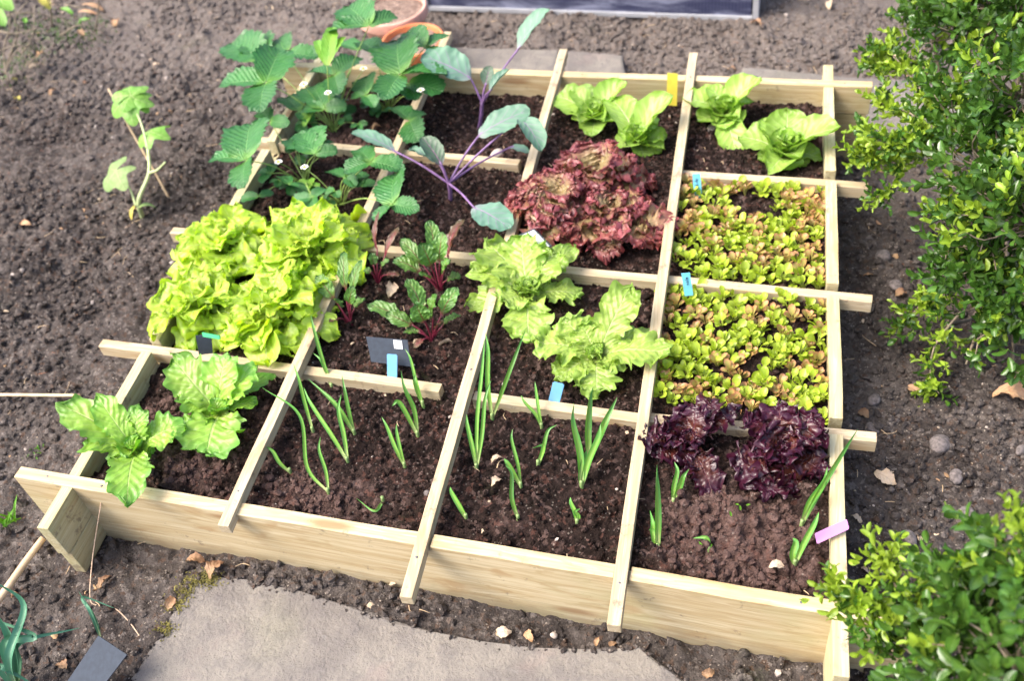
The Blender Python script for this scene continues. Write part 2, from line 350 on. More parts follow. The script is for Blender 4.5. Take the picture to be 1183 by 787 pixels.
def big_mesh(name, V, Fc, mat):
    me = bpy.data.meshes.new(name); me.vertices.add(len(V)); me.vertices.foreach_set('co', V.astype(np.float32).ravel())
    me.loops.add(Fc.size); me.loops.foreach_set('vertex_index', Fc.astype(np.int32).ravel())
    me.polygons.add(len(Fc)); me.polygons.foreach_set('loop_start', np.arange(0, Fc.size, 4, dtype=np.int32)); me.polygons.foreach_set('loop_total', np.full(len(Fc), 4, np.int32))
    me.polygons.foreach_set('use_smooth', np.ones(len(Fc), bool)); me.update(calc_edges=True); me.materials.append(mat)
    o = bpy.data.objects.new(name, me); C.objects.link(o); return o
# slabs: outlines (photo points on their top faces)
def poly_at(pts, z): return [at(a, b, z) for a, b in pts]
slab_front = poly_at([(232, 663), (290, 670), (342, 681), (413, 702), (484, 724), (555, 740), (620, 749), (690, 751), (743, 749), (793, 787), (880, 850), (60, 930), (148, 787), (190, 722), (214, 678)], -.128)
slab_b1 = poly_at([(418, 50), (646, 57), (640, 110), (400, 108)], -.17)
slab_b2 = poly_at([(656, 57), (720, 62), (726, 108), (648, 106)], -.172)
slab_b3 = poly_at([(857, 76), (960, 86), (1060, 92), (1140, 112), (1120, 190), (1010, 172), (850, 122)], -.185)
def inside(X, Y, poly, grow=0):
    cx = sum(p.x for p in poly)/len(poly); cy = sum(p.y for p in poly)/len(poly); ins = np.zeros(X.shape, bool); n = len(poly)
    P = [(cx+(p.x-cx)*(1+grow), cy+(p.y-cy)*(1+grow)) for p in poly]
    for i in range(n):
        x1, y1 = P[i]; x2, y2 = P[(i+1) % n]
        if abs(y2-y1) < 1e-9: continue
        c = ((y1 > Y) != (y2 > Y)) & (X < (x2-x1)*(Y-y1)/(y2-y1)+x1); ins ^= c
    return ins
gx0, gx1, gy0, gy1, dg = -1.7, 1.85, -.5, 2.05, .0034
nx = int((gx1-gx0)/dg); ny = int((gy1-gy0)/dg)
xs = gx0+np.arange(nx)*dg; ys = gy0+np.arange(ny)*dg; X, Y = np.meshgrid(xs, ys)
H = gz(X, Y)+.022*fbm(X, Y, 3, 4, 3)+.012*fbm(X, Y, 14, 4, 9)+.006*fbm(X, Y, 55, 4, 21)
stamp(H, gx0, gy0, dg, 900, .014, .040, 1, .55, 2.5)
patchy = lambda x, y: .15+.85*max(0, min(1, .5+1.6*mnoise.noise(Vector((x*3, y*3, 4)))))
stamp(H, gx0, gy0, dg, 9000, .0055, .020, 2, .45, 2.3, patchy)
stamp(H, gx0, gy0, dg, 52000, .0034, .0065, 3, .15, 2.0, patchy)
H += .0034*fbm(X, Y, 110, 3, 33, .7)
for sl in (slab_front, slab_b1, slab_b2, slab_b3):
    zt = sl[0].z
    m_ = inside(X, Y, sl, -.03); H[m_] = np.minimum(H[m_], zt-.02)
    m_ = inside(X, Y, sl, .16) & ~m_; H[m_] = np.minimum(H[m_], zt+.006*fbm(X[m_], Y[m_], 60, 3, 5)-.003)
# nothing heaps over the boards
XB = X-SH*Y
m_ = (XB > -.02) & (XB < 1.22) & (Y > -.01) & (Y < 1.23); H[m_] = np.minimum(H[m_], -.13)
far = [.05, .12, .3, .7, 1.6, 4, 9, 20, 45]
ex = np.concatenate([[xs[0]-f_ for f_ in far[::-1]], xs, [xs[-1]+f_ for f_ in far]])
ey = np.concatenate([[ys[0]-f_ for f_ in far[::-1]], ys, [ys[-1]+f_ for f_ in far]])
HX, HY = np.meshgrid(ex, ey); HZ = np.pad(H, len(far), mode='edge')
V = np.stack([HX, HY, HZ], -1).reshape(-1, 3)
o = big_mesh('ground', V, grid_faces(len(ex), len(ey)), M['ground']); o['kind'] = 'structure'
GH = (H, xs, ys)
def ground_h(x, y):
    i = int(np.clip((x-gx0)/dg, 0, nx-1)); j = int(np.clip((y-gy0)/dg, 0, ny-1)); return float(H[j, i])
# soil in the bed, in frame coordinates (racked with the frame)
db = .0028; nbx = int(1.196/db); nby = int(1.20/db); xb = .002+np.arange(nbx)*db; yb = .012+np.arange(nby)*db
BX, BY = np.meshgrid(xb, yb)
B = SOIL+.008*fbm(BX, BY, 5, 4, 51)+.006*fbm(BX, BY, 22, 4, 57)+.003*fbm(BX, BY, 90, 4, 61)
B -= .020*np.clip((BY-.95)/.2, 0, 1)+.012*np.clip(1-BX/.06, 0, 1)
clod = lambda x, y: 1.0 if (y < .3 and x > .9) or (y > .9 and x > 1.05) or (x < .3 and y < .3) else .4
stamp(B, .0, .0, db, 900, .009, .021, 5, .55, 2.4, clod)
drycl = lambda x, y: 1.0 if (y < .22 and x > .9) or (y > 1.05 and x > 1.08) or (x < .26 and y < .25) else .0
stamp(B, .0, .0, db, 5200, .006, .017, 15, .2, 2.4, drycl)
stamp(B, .0, .0, db, 7000, .0035, .010, 6, .3, 2.1)
stamp(B, .0, .0, db, 14000, .0026, .0048, 7, .2, 2.0)
B += .0022*fbm(BX, BY, 150, 3, 71, .7)
for yl in (.2875, .596, .900): # laths lie in the soil: crumbs only here and there on top of them
    k = (np.abs(BY-yl) < .014); B[k] = np.minimum(B[k], -.0155+.017*fbm(BX[k], BY[k], 15, 4, 81))
V = np.stack([BX+SH*BY, BY, B], -1).reshape(-1, 3)
o = big_mesh('soil', V, grid_faces(nbx, nby), M['bed']); o['kind'] = 'structure'
def blob(cx, cy, sx_, sy_): return np.exp(-((BX-cx)/sx_)**2-((BY-cy)/sy_)**2)
DR = np.clip(1.0*blob(1.06, .09, .11, .08)+.8*blob(.13, .12, .12, .10)+.75*blob(1.14, 1.12, .05, .05)+.6*blob(.15, 1.0, .1, .1)+.5*blob(.40, .06, .1, .05)+.3*blob(.7, .05, .1, .04), 0, 1)
at_ = o.data.attributes.new('dry', 'FLOAT', 'POINT'); at_.data.foreach_set('value', DR.ravel().astype(np.float32))
def bed_h(x, y):
    X_ = x-SH*y; return float(B[int(np.clip((y-.012)/db, 0, nby-1)), int(np.clip((X_-.002)/db, 0, nbx-1))])
def on_bed(px, py, dz=0):
    p = at(px, py, SOIL)
    for _ in range(3): p = at(px, py, bed_h(p.x, p.y)+dz)
    return p
def on_ground(px, py, dz=0):
    p = atg(px, py)
    for _ in range(3): p = at(px, py, ground_h(p.x, p.y)+dz)
    return p

def slab(poly, thick, label, seed):
    c = sum((p for p in poly), Vector())/len(poly); r = random.Random(seed)
    P = []
    n = len(poly)
    for i in range(n):
        a, b = poly[i], poly[(i+1) % n]; m = max(2, int((b-a).length/.012))
        for k in range(m):
            p = a.lerp(b, k/m); nz = mnoise.noise(Vector((p.x*22, p.y*22, seed)))*.005+mnoise.noise(Vector((p.x*90, p.y*90, seed)))*.002
            P.append(p+(p-c).normalized()*nz)
    bm = bmesh.new(); n = len(P)
    rings = []
    for off, z in ((0, -thick), (0, -.010), (.002, -.003), (.008, 0)):
        rings.append([bm.verts.new(p-(p-c).normalized()*off+Vector((0, 0, z))) for p in P])
    for a, b in zip(rings, rings[1:]):
        for i in range(n): bm.faces.new((a[i], a[(i+1) % n], b[(i+1) % n], b[i]))
    f = bm.faces.new(rings[-1]); f.normal_update()
    if f.normal.z < 0: bmesh.ops.reverse_faces(bm, faces=bm.faces[:])
    bmesh.ops.triangulate(bm, faces=[f])
    top = [f for f in bm.faces if f.calc_center_median().z > poly[0].z-.001]
    me = bpy.data.meshes.new('paving_slab'); 
    bmesh.ops.translate(bm, verts=bm.verts, vec=-c); bm.to_mesh(me); me.materials.append(M['slab'])
    o = bpy.data.objects.new('paving_slab', me); o.location = c; link(o)
    tag(o, label, 'paving slab'); return o
slab(slab_front, .05, 'large broken-edged grey paving slab in front of the raised bed', 1)
slab(slab_b1, .04, 'grey slab behind the far board, running from the pots to the second lath', 2)
slab(slab_b2, .04, 'small grey slab behind the far board, just right of the second lath', 3)
slab(slab_b3, .04, 'pale grey slab by the far right corner of the bed, half under the shrub', 4)

def spline(pts, n=10):
    P = [np.array(p, float) for p in pts]; P = [2*P[0]-P[1]]+P+[2*P[-1]-P[-2]]; out = []
    for i in range(1, len(P)-2):
        for k in range(n):
            t = k/n; out.append(.5*((2*P[i])+(-P[i-1]+P[i+1])*t+(2*P[i-1]-5*P[i]+4*P[i+1]-P[i+2])*t*t+(-P[i-1]+3*P[i]-3*P[i+1]+P[i+2])*t**3))
    out.append(P[-2]); return np.array(out)
def tube_geo(pts, r0, r1, n=6, sides=7):
    P = spline(pts, n) if n > 1 else np.array([np.array(p, float) for p in pts]); m = len(P); V = []
    T = np.gradient(P, axis=0); T /= np.linalg.norm(T, axis=1)[:, None]+1e-12
    a = np.cross(T[0], (0, 0, 1.0)); a = a if np.linalg.norm(a) > .1 else np.array((1., 0, 0)); a /= np.linalg.norm(a)
    for i in range(m):
        a = a-T[i]*(a @ T[i]); a /= np.linalg.norm(a); b = np.cross(T[i], a); r_ = r0+(r1-r0)*i/(m-1)
        for k in range(sides):
            an = 2*np.pi*k/sides; V.append(P[i]+r_*(math.cos(an)*a+math.sin(an)*b))
    V = np.array(V); Fc = []
    for i in range(m-1):
        for k in range(sides): k2 = (k+1) % sides; Fc.append((i*sides+k, i*sides+k2, (i+1)*sides+k2, (i+1)*sides+k))
    Fc.append(tuple(range(sides))[::-1]); Fc.append(tuple((m-1)*sides+k for k in range(sides)))
    return V, Fc
# ------------------------------------------------------------------ raised bed
bed = thing('raised_bed', (bx(.6, .6), .6, -.14), 'square raised bed of pale timber boards divided by crossed laths', 'raised bed')
def beam(name, A, Bp, wd, ht, mat, notches=(), chamfer=.0012, seed=0, taper=0):
    "bar from A to B; A and B are on the top centre line; notches: (centre s, width, depth)"
    A = Vector(A); Bp = Vector(Bp); d = Bp-A; L = d.length; x = d.normalized(); y = Vector((0, 0, 1)).cross(x).normalized(); z = x.cross(y)
    pts = [(0, -ht), (0, 0)]
    for (s, nw, dp) in sorted(notches): pts += [(s-nw/2, 0), (s-nw/2, -dp), (s+nw/2, -dp), (s+nw/2, 0)]
    pts += [(L, 0), (L, -ht)]
    bm = bmesh.new()
    f0 = [bm.verts.new((s, -wd/2, h)) for s, h in pts]; f1 = [bm.verts.new((s, wd/2, h)) for s, h in pts]; n = len(pts)
    bm.faces.new(f0[::-1]); bm.faces.new(f1)
    for i in range(n): bm.faces.new((f0[i], f0[(i+1) % n], f1[(i+1) % n], f1[i]))
    bmesh.ops.recalc_face_normals(bm, faces=bm.faces[:])
    bmesh.ops.bevel(bm, geom=[e for e in bm.edges], offset=chamfer, segments=2, affect='EDGES', profile=.6)
    # cut along the length for a slight natural waver
    k = max(2, int(L/.05))
    for i in range(1, k):
        bmesh.ops.bisect_plane(bm, geom=bm.verts[:]+bm.edges[:]+bm.faces[:], plane_co=(L*i/k, 0, 0), plane_no=(1, 0, 0))
    for v in bm.verts:
        q = Vector((v.co.x*7, seed*3.3, 1.7)); v.co.y += mnoise.noise(q)*.0016; v.co.z += mnoise.noise(q+Vector((9, 0, 0)))*.0013
        q = v.co*260+Vector((seed, 0, 0)); v.co.y += mnoise.noise(q)*.00035
    me = bpy.data.meshes.new(name); bm.to_mesh(me); me.materials.append(mat)
    o = bpy.data.objects.new(name, me); o.parent = bed; C.objects.link(o)
    o.matrix_parent_inverse = Matrix.Identity(4)
    m = Matrix((x, y, z)).transposed().to_4x4(); m.translation = A-Vector(bed.location); o.matrix_basis = m
    return o
TB = .022
# column laths (photo ends), row laths
la = [((257, 608), (518, 36)), ((468, 690), (651, 56)), ((709, 723), (801.5, 60))]
lathpos = []
for i, (a, b) in enumerate(la):
    A = at(*a, .008); Bq = at(*b, .008); lathpos.append((A, Bq)); beam('lath', A, Bq, .0185, .0195, M['lath'], seed=10+i)
zr = -.0125
rows = [((116, 396), (509, 448)), ((547, 457), (743, 483)), ((747, 482), (1013, 505))]
for i, (a, b) in enumerate(rows): beam('cross_lath', at(*a, zr), at(*b, zr), .019, .025, M['lath'], seed=20+i)
for i, (a, b) in enumerate([((198, 266), (560, 297)), ((566, 303), (1008, 345)), ]): beam('cross_lath', at(*a, zr), at(*b, zr), .019, .025, M['lath'], seed=30+i)
for i, (a, b) in enumerate([((268, 158), (600, 187)), ((779, 199), (1003, 214))]): beam('cross_lath', at(*a, zr), at(*b, zr), .019, .025, M['lath'], seed=40+i)
# frame boards
FA, FB = Vector((-.104, -.003, 0)), Vector((1.285, -.006, 0))
nf = [((lathpos[i][0].lerp(lathpos[i][1], .05).x-FA.x), .022, .0115) for i in range(3)]
beam('front_board', FA, FB, TB, .158, M['board'], nf, seed=1)
BA, BB = Vector((-.17, 1.222, 0)), Vector((1.2055, 1.218, 0))
def lx(i, y):
    A, Bq = lathpos[i]; return A.x+(Bq.x-A.x)*(y-A.y)/(Bq.y-A.y)
nb_ = [(lx(i, 1.22)-BA.x, .022, .0115) for i in range(3)]
beam('back_board', BA, BB, TB, .067, M['board'], nb_, seed=3)
beam('back_board', BA+Vector((0, 0, -.069)), BB+Vector((-.004, .001, -.069)), TB, .062, M['board'], seed=4)
beam('back_board', BA+Vector((0, 0, -.1325)), BB+Vector((-.006, 0, -.1325)), TB, .08, M['board'], seed=5)
def side(x0, x1, y0, y1, seed, nrow):
    A = Vector((x0, y0, -.0025)); Bq = Vector((x1, y1, -.0025)); L = (Bq-A).length
    ns = [((y-y0)/(y1-y0)*L, .030, .036) for y in nrow]
    beam('side_board', A, Bq, .020, .076, M['side'], ns, seed=seed)
    beam('side_board', A+Vector((0, .003, -.0782)), Bq+Vector((0, 0, -.0782)), .020, .058, M['side'], seed=seed+1)
    beam('side_board', A+Vector((0, .08, -.137)), Bq+Vector((0, 0, -.137)), .020, .06, M['side'], seed=seed+2)
side(.0045, -.082, -.094, 1.300, 50, [at(172, 403, zr).y, at(262, 271, zr).y, .905])
side(1.206, 1.113, -.098, 1.292, 60, [at(966, 500, zr).y+.004, at(962, 342, zr).y+.006, at(958, 209, zr).y+.004])

M['nail'] = simple_mat('galvanised_nail', (.16, .16, .17), .5, .2, 90, .6)
for (x_, y_, z_) in [(-.045, -.003, .0006), (.06, -.004, .0006), (1.15, -.006, .0006), (1.235, -.005, .0006), (1.15, 1.219, .0006)]+[(p_[0].lerp(p_[1], f_).x, p_[0].lerp(p_[1], f_).y, .0086) for p_ in lathpos for f_ in (.045, .30, .93)]:
    V, Fc = tube_geo([(x_, y_, z_-.002), (x_, y_, z_-.0003), (x_, y_, z_)], .0021, .0019, 1, 10); mesh_obj('nail', V, Fc, M['nail'], bed)
# ------------------------------------------------------------------ leaf builders
def prof(t, tm=.6, a=.25, pb=1.0, q=2.0):
    t = np.asarray(t); lo = a+(1-a)*np.sin(np.pi/2*np.clip(t/tm, 0, 1))**pb
    hi = np.clip(1-np.clip((t-tm)/(1-tm), 0, 1)**q, 0, 1)**(1/q if q > 1 else 1)
    return np.where(t < tm, lo, hi)
def frame(P0, P1, roll=0, up=(0, 0, 1)):
    P0 = np.array(P0, float); P1 = np.array(P1, float); d = P1-P0; L = np.linalg.norm(d); y = d/L
    up = np.array(up, float)
    if abs(y @ up) > .97: up = np.array((.3, -1, .2))
    x = np.cross(y, up); x /= np.linalg.norm(x); z = np.cross(x, y)
    c, s = math.cos(roll), math.sin(roll); return L, c*x+s*z, y, -s*x+c*z
def leaf_geo(P0, P1, W, tm=.6, a=.25, pb=1., q=2., arch=.12, cup=.12, fold=0., ruf=(0, 0), serr=(0, 0), roll=0, nl=14, nw=4, puck=0., up=(0, 0, 1), tipcurl=0., r=rng):
    L, x, y, z = frame(P0, P1, roll, up)
    t = (1-np.cos(np.linspace(0, np.pi, nl+1)*.98))/2; t /= t[-1]
    if ruf[0] > .05 or serr[0]: t = np.linspace(0, 1, nl+1)**.95
    s = np.linspace(-1, 1, 2*nw+1); T, S = np.meshgrid(t, s, indexing='ij')
    wv = W/2*prof(T, tm, a, pb, q); aS = np.abs(S); sg = np.sign(S)
    p1, p2, p3, p4 = r.random(4)*6.28; sx_ = sy_ = 0.0
    if serr[0]:     # toothed or lobed outline, pushed outwards all round the blade
        lx2 = S*wv; ly2 = (T-.42)*L; phi = np.arctan2(lx2, ly2); q_ = phi*serr[1]*1.7/6.2832+p4*3; rr_ = np.hypot(lx2, ly2)+1e-6
        tooth = (1-2*np.abs((q_ % 1)-.5)*2)*.5+.25*np.sin(phi*serr[1]*.53+p3) if serr[1] > 6 else .5*np.sin(q_*6.2832)+.3*np.sin(q_*2.9+p3)
        k_ = serr[0]*W*.5*tooth*np.maximum(aS**4, np.clip((T-.8)/.2, 0, 1)**1.5)*np.clip((T-.12)*5, 0, 1); sx_ = k_*lx2/rr_; sy_ = k_*ly2/rr_
    ed = np.maximum(aS, T**5)**1.8; f = ruf[1]
    ph = np.where(S > 0, p1, p2)
    thr = 2*np.pi*f*T+ph+S*1.6*T**4*f*.5
    rz = (np.sin(thr)+.5*np.sin(2.37*thr+p3))*ed*ruf[0]*W*.5
    ry = (np.cos(1.3*thr+p4)+.4*np.sin(3.1*thr))*ed*ruf[0]*W*.3
    rx = np.sin(1.7*thr+p3)*ed*ruf[0]*W*.22
    cz = arch*L*np.sin(np.pi*T**.85)-tipcurl*L*np.clip((T-.55)/.45, 0, 1)**2+tipcurl*L*0
    zz = cz+cup*W*S**2*prof(T, tm, a)-fold*0+rz+fold*W*aS*prof(T, tm, a)
    if puck:
        k = 34/max(W, .03)*.06; zz = zz+puck*W*(vnoise(T*L*k*10+p1*9, S*W*k*10+p2*9, 3)-.5)*np.clip(aS*3, .2, 1)*np.clip(T*4, 0, 1)+puck*.4*W*(vnoise(T*L*k*26+p1*9, S*W*k*26, 4)-.5)
    P = np.array(P0)+(S*wv+rx+sx_)[..., None]*x+(T*L+ry+sy_)[..., None]*y+zz[..., None]*z
    uv = np.stack([(S+1)/2, T], -1).reshape(-1, 2)
    return P.reshape(-1, 3), grid_faces(2*nw+1, nl+1).tolist(), uv
def leaf(par, mat, P0, P1, W, name='leaf', label=None, **k):
    V, Fc, uv = leaf_geo(P0, P1, W, **k)
    o = mesh_obj(name, V, Fc, mat, par, uv=uv)
    if label: o['label'] = label
    return o
def tube(par, mat, pts, r0, r1, name='stem', loc=None, n=6):
    V, Fc = tube_geo(pts, r0, r1, n); return mesh_obj(name, V, Fc, mat, par, loc)
def up3(p, dz): return Vector((p[0], p[1], p[2]+dz))

# rosette plants: leaves listed by photo point of their tips, then procedural inner leaves
def rosette(name, cpx, tips, inner, mat, label, cat, group, H=.03, W=.075, kw=None, ikw=None, on=on_bed, Rin=.05, Hin=.07, Wf=.85, seed=1, el=(15, 78), off=None):
    r = np.random.default_rng(seed); g = on(*cpx)
    c = at(cpx[0], cpx[1], g.z+H)      # heart of the plant as the photo shows it
    base = Vector((c.x, c.y, g.z-.004)); t = thing(name, base, label, cat, group)
    kw = kw or {}; ikw = ikw or kw
    for tp in tips:
        z = g.z+tp[2]; P1 = at(tp[0], tp[1], z); ww = tp[3] if len(tp) > 3 else W
        d = Vector((P1.x-base.x, P1.y-base.y, 0)); d.normalize()
        P0 = base+d*.006+Vector((0, 0, .008+H*.35))
        k = dict(kw); k['roll'] = r.normal()*.12
        if len(tp) > 4: k.update(tp[4])
        leaf(t, mat, P0, P1, ww, r=r, **k)
    a0 = r.random()*6.28
    for i in range(inner):
        f = (i+.5)/inner; an = a0+i*2.39996+r.normal()*.15; e = R(el[0]+(el[1]-el[0])*f**.8+r.normal()*6); Ln = Rin*(1-.45*f)*(1+r.normal()*.08)
        hh = Hin*(.35+.65*f)
        d = Vector((math.cos(an), math.sin(an), 0)); P0 = base+d*.004*(1-f)+Vector((0, 0, .008+.4*hh*f))
        P1 = P0+d*Ln*math.cos(e)+Vector((0, 0, Ln*math.sin(e)*.9+.3*hh*(1-f)))
        k = dict(ikw); k['roll'] = r.normal()*.2; leaf(t, mat, P0, P1, Ln*Wf*(1.0+.25*r.random()), r=r, **k)
    return t

# ---- four butterheads at the far right
bk = dict(tm=.62, a=.30, arch=.14, cup=.16, ruf=(.09, 2.2), puck=.05, nl=18, nw=7, serr=(.04, 13))
bik = dict(tm=.6, a=.4, arch=.24, cup=.35, ruf=(.10, 2.2), puck=.07, nl=14, nw=6)
rosette('butterhead_lettuce', (688, 128), [(642, 110, .05, .080), (724, 94, .08, .062, dict(cup=.35)), (660, 137, .03, .06), (684, 157, .025, .06), (712, 140, .04, .05), (664, 100, .06, .06), (650, 127, .03, .05)], 13, M['butter'],
        'pale green butterhead lettuce nearest the second lath, behind the frilly red lettuces', 'lettuce', 'butterhead lettuces', .04, kw=bk, ikw=bik, Rin=.062, Hin=.06, seed=3)
rosette('butterhead_lettuce', (736, 156), [(705, 112, .07, .075), (779, 110, .11, .075, dict(cup=.3)), (770, 158, .03, .06), (744, 182, .01, .055), (712, 170, .03, .055), (750, 128, .06, .06), (764, 176, .01, .04)], 12, M['butter'],
        'pale green butterhead lettuce with one tall upright leaf, beside the yellow tag', 'lettuce', 'butterhead lettuces', .04, kw=bk, ikw=bik, Rin=.065, Hin=.06, seed=4)
rosette('butterhead_lettuce', (838, 125), [(789, 113, .05, .088), (880, 90, .09, .072, dict(cup=.3)), (806, 140, .03, .06), (852, 180, .0, .062), (820, 98, .06, .05), (856, 140, .04, .05), (838, 150, .03, .055)], 13, M['butter'],
        'butterhead lettuce just right of the third lath, one leaf hanging towards the camera', 'lettuce', 'butterhead lettuces', .04, kw=bk, ikw=bik, Rin=.065, Hin=.065, seed=5)
rosette('butterhead_lettuce', (908, 166), [(854, 158, .04, .078), (910, 126, .08, .085), (972, 147, .09, .078, dict(cup=.25)), (902, 197, .02, .078), (950, 184, .01, .055), (932, 192, .01, .05), (876, 184, .02, .05), (880, 137, .06, .05)], 14, M['butter'],
        'big round butterhead lettuce leaning over the right side board', 'lettuce', 'butterhead lettuces', .05, kw=bk, ikw=bik, Rin=.075, Hin=.07, seed=6)

# ---- two batavia lettuces in the middle
ck = dict(tm=.68, a=.30, arch=.10, cup=.04, ruf=(.20, 2.8), puck=.06, nl=48, nw=9, serr=(.26, 11))
cik = dict(tm=.62, a=.45, arch=.26, cup=.4, ruf=(.16, 2.2), puck=.07, nl=20, nw=6, serr=(.10, 7))
rosette('batavia_lettuce', (608, 328), [(562, 280, .06, .105), (543, 310, .06, .06), (541, 354, .02, .06), (580, 350, .055, .07), (610, 393, .03, .085), (672, 340, .015, .055), (664, 284, .05, .050), (644, 290, .055, .085), (602, 273, .065, .085)], 11, M['batavia'],
        'pale crinkled batavia lettuce in the middle of the bed, hiding the white label', 'lettuce', 'batavia lettuces', .05, kw=ck, ikw=cik, Rin=.046, Hin=.075, seed=8, el=(48, 82))
rosette('batavia_lettuce', (688, 400), [(618, 396, .04, .082), (644, 438, .02, .07), (729, 330, .10, .066), (774, 408, .055, .075), (690, 457, .015, .072), (760, 382, .03, .035), (650, 368, .045, .07), (672, 374, .05, .05), (722, 420, .03, .055)], 7, M['batavia'],
        'pale crinkled batavia lettuce reaching over the third lath', 'lettuce', 'batavia lettuces', .045, kw=ck, ikw=cik, Rin=.038, Hin=.065, seed=9, el=(48, 82))
# ---- two green crisp lettuces, front left
ek = dict(tm=.66, a=.24, arch=.12, cup=.08, ruf=(.15, 2.0), puck=.05, nl=44, nw=9, serr=(.24, 9))
eik = dict(tm=.6, a=.35, arch=.22, cup=.4, ruf=(.16, 2.0), puck=.06, nl=18, nw=6, serr=(.12, 6))
rosette('crisp_lettuce', (152, 512), [(70, 468, .08, .070), (98, 505, .05, .075), (128, 534, .03, .07), (146, 580, .05, .068), (178, 520, .02, .055), (212, 490, .04, .07), (112, 458, .09, .05), (160, 470, .07, .05)], 4, M['endive'],
        'crisp green lettuce spilling over the front left corner of the bed', 'lettuce', 'crisp green lettuces', .04, kw=ek, ikw=eik, Rin=.045, Hin=.05, seed=12)
rosette('crisp_lettuce', (246, 462), [(200, 414, .08, .075), (262, 408, .09, .07), (296, 424, .07, .07), (316, 432, .02, .04), (238, 526, .03, .105), (298, 466, .03, .035), (212, 500, .02, .06), (268, 505, .02, .06), (212, 452, .05, .07)], 3, M['endive'],
        'crisp green lettuce between the lime lettuces and the front left corner one', 'lettuce', 'crisp green lettuces', .06, kw=ek, ikw=eik, Rin=.05, Hin=.06, seed=13)

# ---- four lime lettuces (dense, loose-leaf)
ok = dict(tm=.72, a=.2, arch=.10, cup=.12, ruf=(.24, 3.2), puck=.07, nl=34, nw=8, serr=(.26, 5.5))
def loosehead(name, cpx, n, Rx, H, mat, label, cat, group, seed, kw, Wf=.75, el=(8, 74), on=on_bed):
    r = np.random.default_rng(seed); g = on(*cpx); c = at(cpx[0], cpx[1], g.z+H*.45)
    base = Vector((c.x, c.y, g.z-.004)); t = thing(name, base, label, cat, group)
    for i in range(n):
        f = (i+.5)/n; an = i*2.39996+r.normal()*.25; e = R(el[0]+(el[1]-el[0])*f+r.normal()*9); Ln = Rx*(1.1-.35*f)*(1+r.normal()*.10)
        d = Vector((math.cos(an), math.sin(an), 0)); P0 = base+d*Rx*.05+Vector((0, 0, .006))
        if f > .45: P0 = P0+d*Rx*.10*(1-f)+Vector((0, 0, H*.35*(f-.45)))
        P1 = P0+d*Ln*math.cos(e)+Vector((0, 0, min(Ln*math.sin(e), H*1.05)))
        P1.z = max(P1.z, g.z+.018+H*.18); k = dict(kw); k['roll'] = r.normal()*.3; k['tipcurl'] = .10+r.random()*.2
        leaf(t, mat, P0, P1, Ln*Wf*(.85+.4*r.random()), r=r, **k)
    return t
LG = 'lime green loose-leaf lettuces'
loosehead('loose_leaf_lettuce', (258, 284), 42, .104, .085, M['oak'], 'lime green loose-leaf lettuce at the far left of its square', 'lettuce', LG, 21, ok, Wf=.58)
loosehead('loose_leaf_lettuce', (360, 284), 44, .110, .095, M['oak'], 'lime green loose-leaf lettuce touching the first lath, in front of the strawberries', 'lettuce', LG, 22, ok, Wf=.58)
loosehead('loose_leaf_lettuce', (236, 348), 42, .100, .080, M['oak'], 'lime green loose-leaf lettuce spreading over the left side board', 'lettuce', LG, 23, ok, Wf=.58)
loosehead('loose_leaf_lettuce', (320, 358), 42, .102, .085, M['oak'], 'lime green loose-leaf lettuce nearest the slate tag, right front of its square', 'lettuce', LG, 24, ok, Wf=.58)

# ---- frilly reds
fk = dict(tm=.76, a=.14, arch=.12, cup=.06, ruf=(.27, 8.5), puck=.10, nl=72, nw=7, serr=(.20, 27))
RG = 'frilly red lettuces'
loosehead('frilly_lettuce', (642, 236), 42, .095, .080, M['lollo'], 'frilly red and green lettuce left in its square, beside the blue-green brassica', 'lettuce', RG, 31, fk, Wf=.62, el=(4, 66))
loosehead('frilly_lettuce', (690, 203), 42, .092, .090, M['lollo'], 'frilly red lettuce at the back of its square, below the butterheads', 'lettuce', RG, 32, fk, Wf=.62, el=(4, 66))
loosehead('frilly_lettuce', (708, 250), 40, .090, .075, M['lollo'], 'frilly red lettuce nearest the third lath, above the bare soil', 'lettuce', RG, 33, fk, Wf=.62, el=(4, 66))
dk = dict(tm=.72, a=.2, arch=.12, cup=.12, ruf=(.26, 5.0), puck=.16, nl=40, nw=7, serr=(.16, 14))
pk = dict(tm=.66, a=.24, arch=.14, cup=.10, ruf=(.30, 3.6), puck=.16, nl=46, nw=8, serr=(.24, 12))
rosette('purple_lettuce', (796, 508), [(738, 506, .03, .055), (756, 526, .02, .05), (772, 482, .05, .05), (826, 460, .06, .062), (852, 472, .05, .045), (812, 470, .07, .05), (826, 576, .005, .05), (806, 546, .02, .055), (790, 470, .06, .05), (762, 500, .05, .05)], 9, M['darkred'],
        'glossy dark purple lettuce beside the third lath', 'lettuce', 'dark purple lettuces', .03, kw=pk, ikw=pk, Rin=.040, Hin=.05, seed=41)
rosette('purple_lettuce', (904, 520), [(846, 544, .02, .06), (862, 482, .05, .055), (900, 466, .06, .06), (944, 476, .06, .055), (956, 500, .05, .05), (956, 548, .02, .055), (924, 572, .005, .06), (884, 574, .005, .06), (860, 560, .01, .05), (930, 510, .06, .06), (880, 500, .06, .06), (870, 520, .04, .05)], 9, M['darkred'],
        'glossy dark purple lettuce beside the right side board', 'lettuce', 'dark purple lettuces', .03, kw=pk, ikw=pk, Rin=.043, Hin=.05, seed=42)

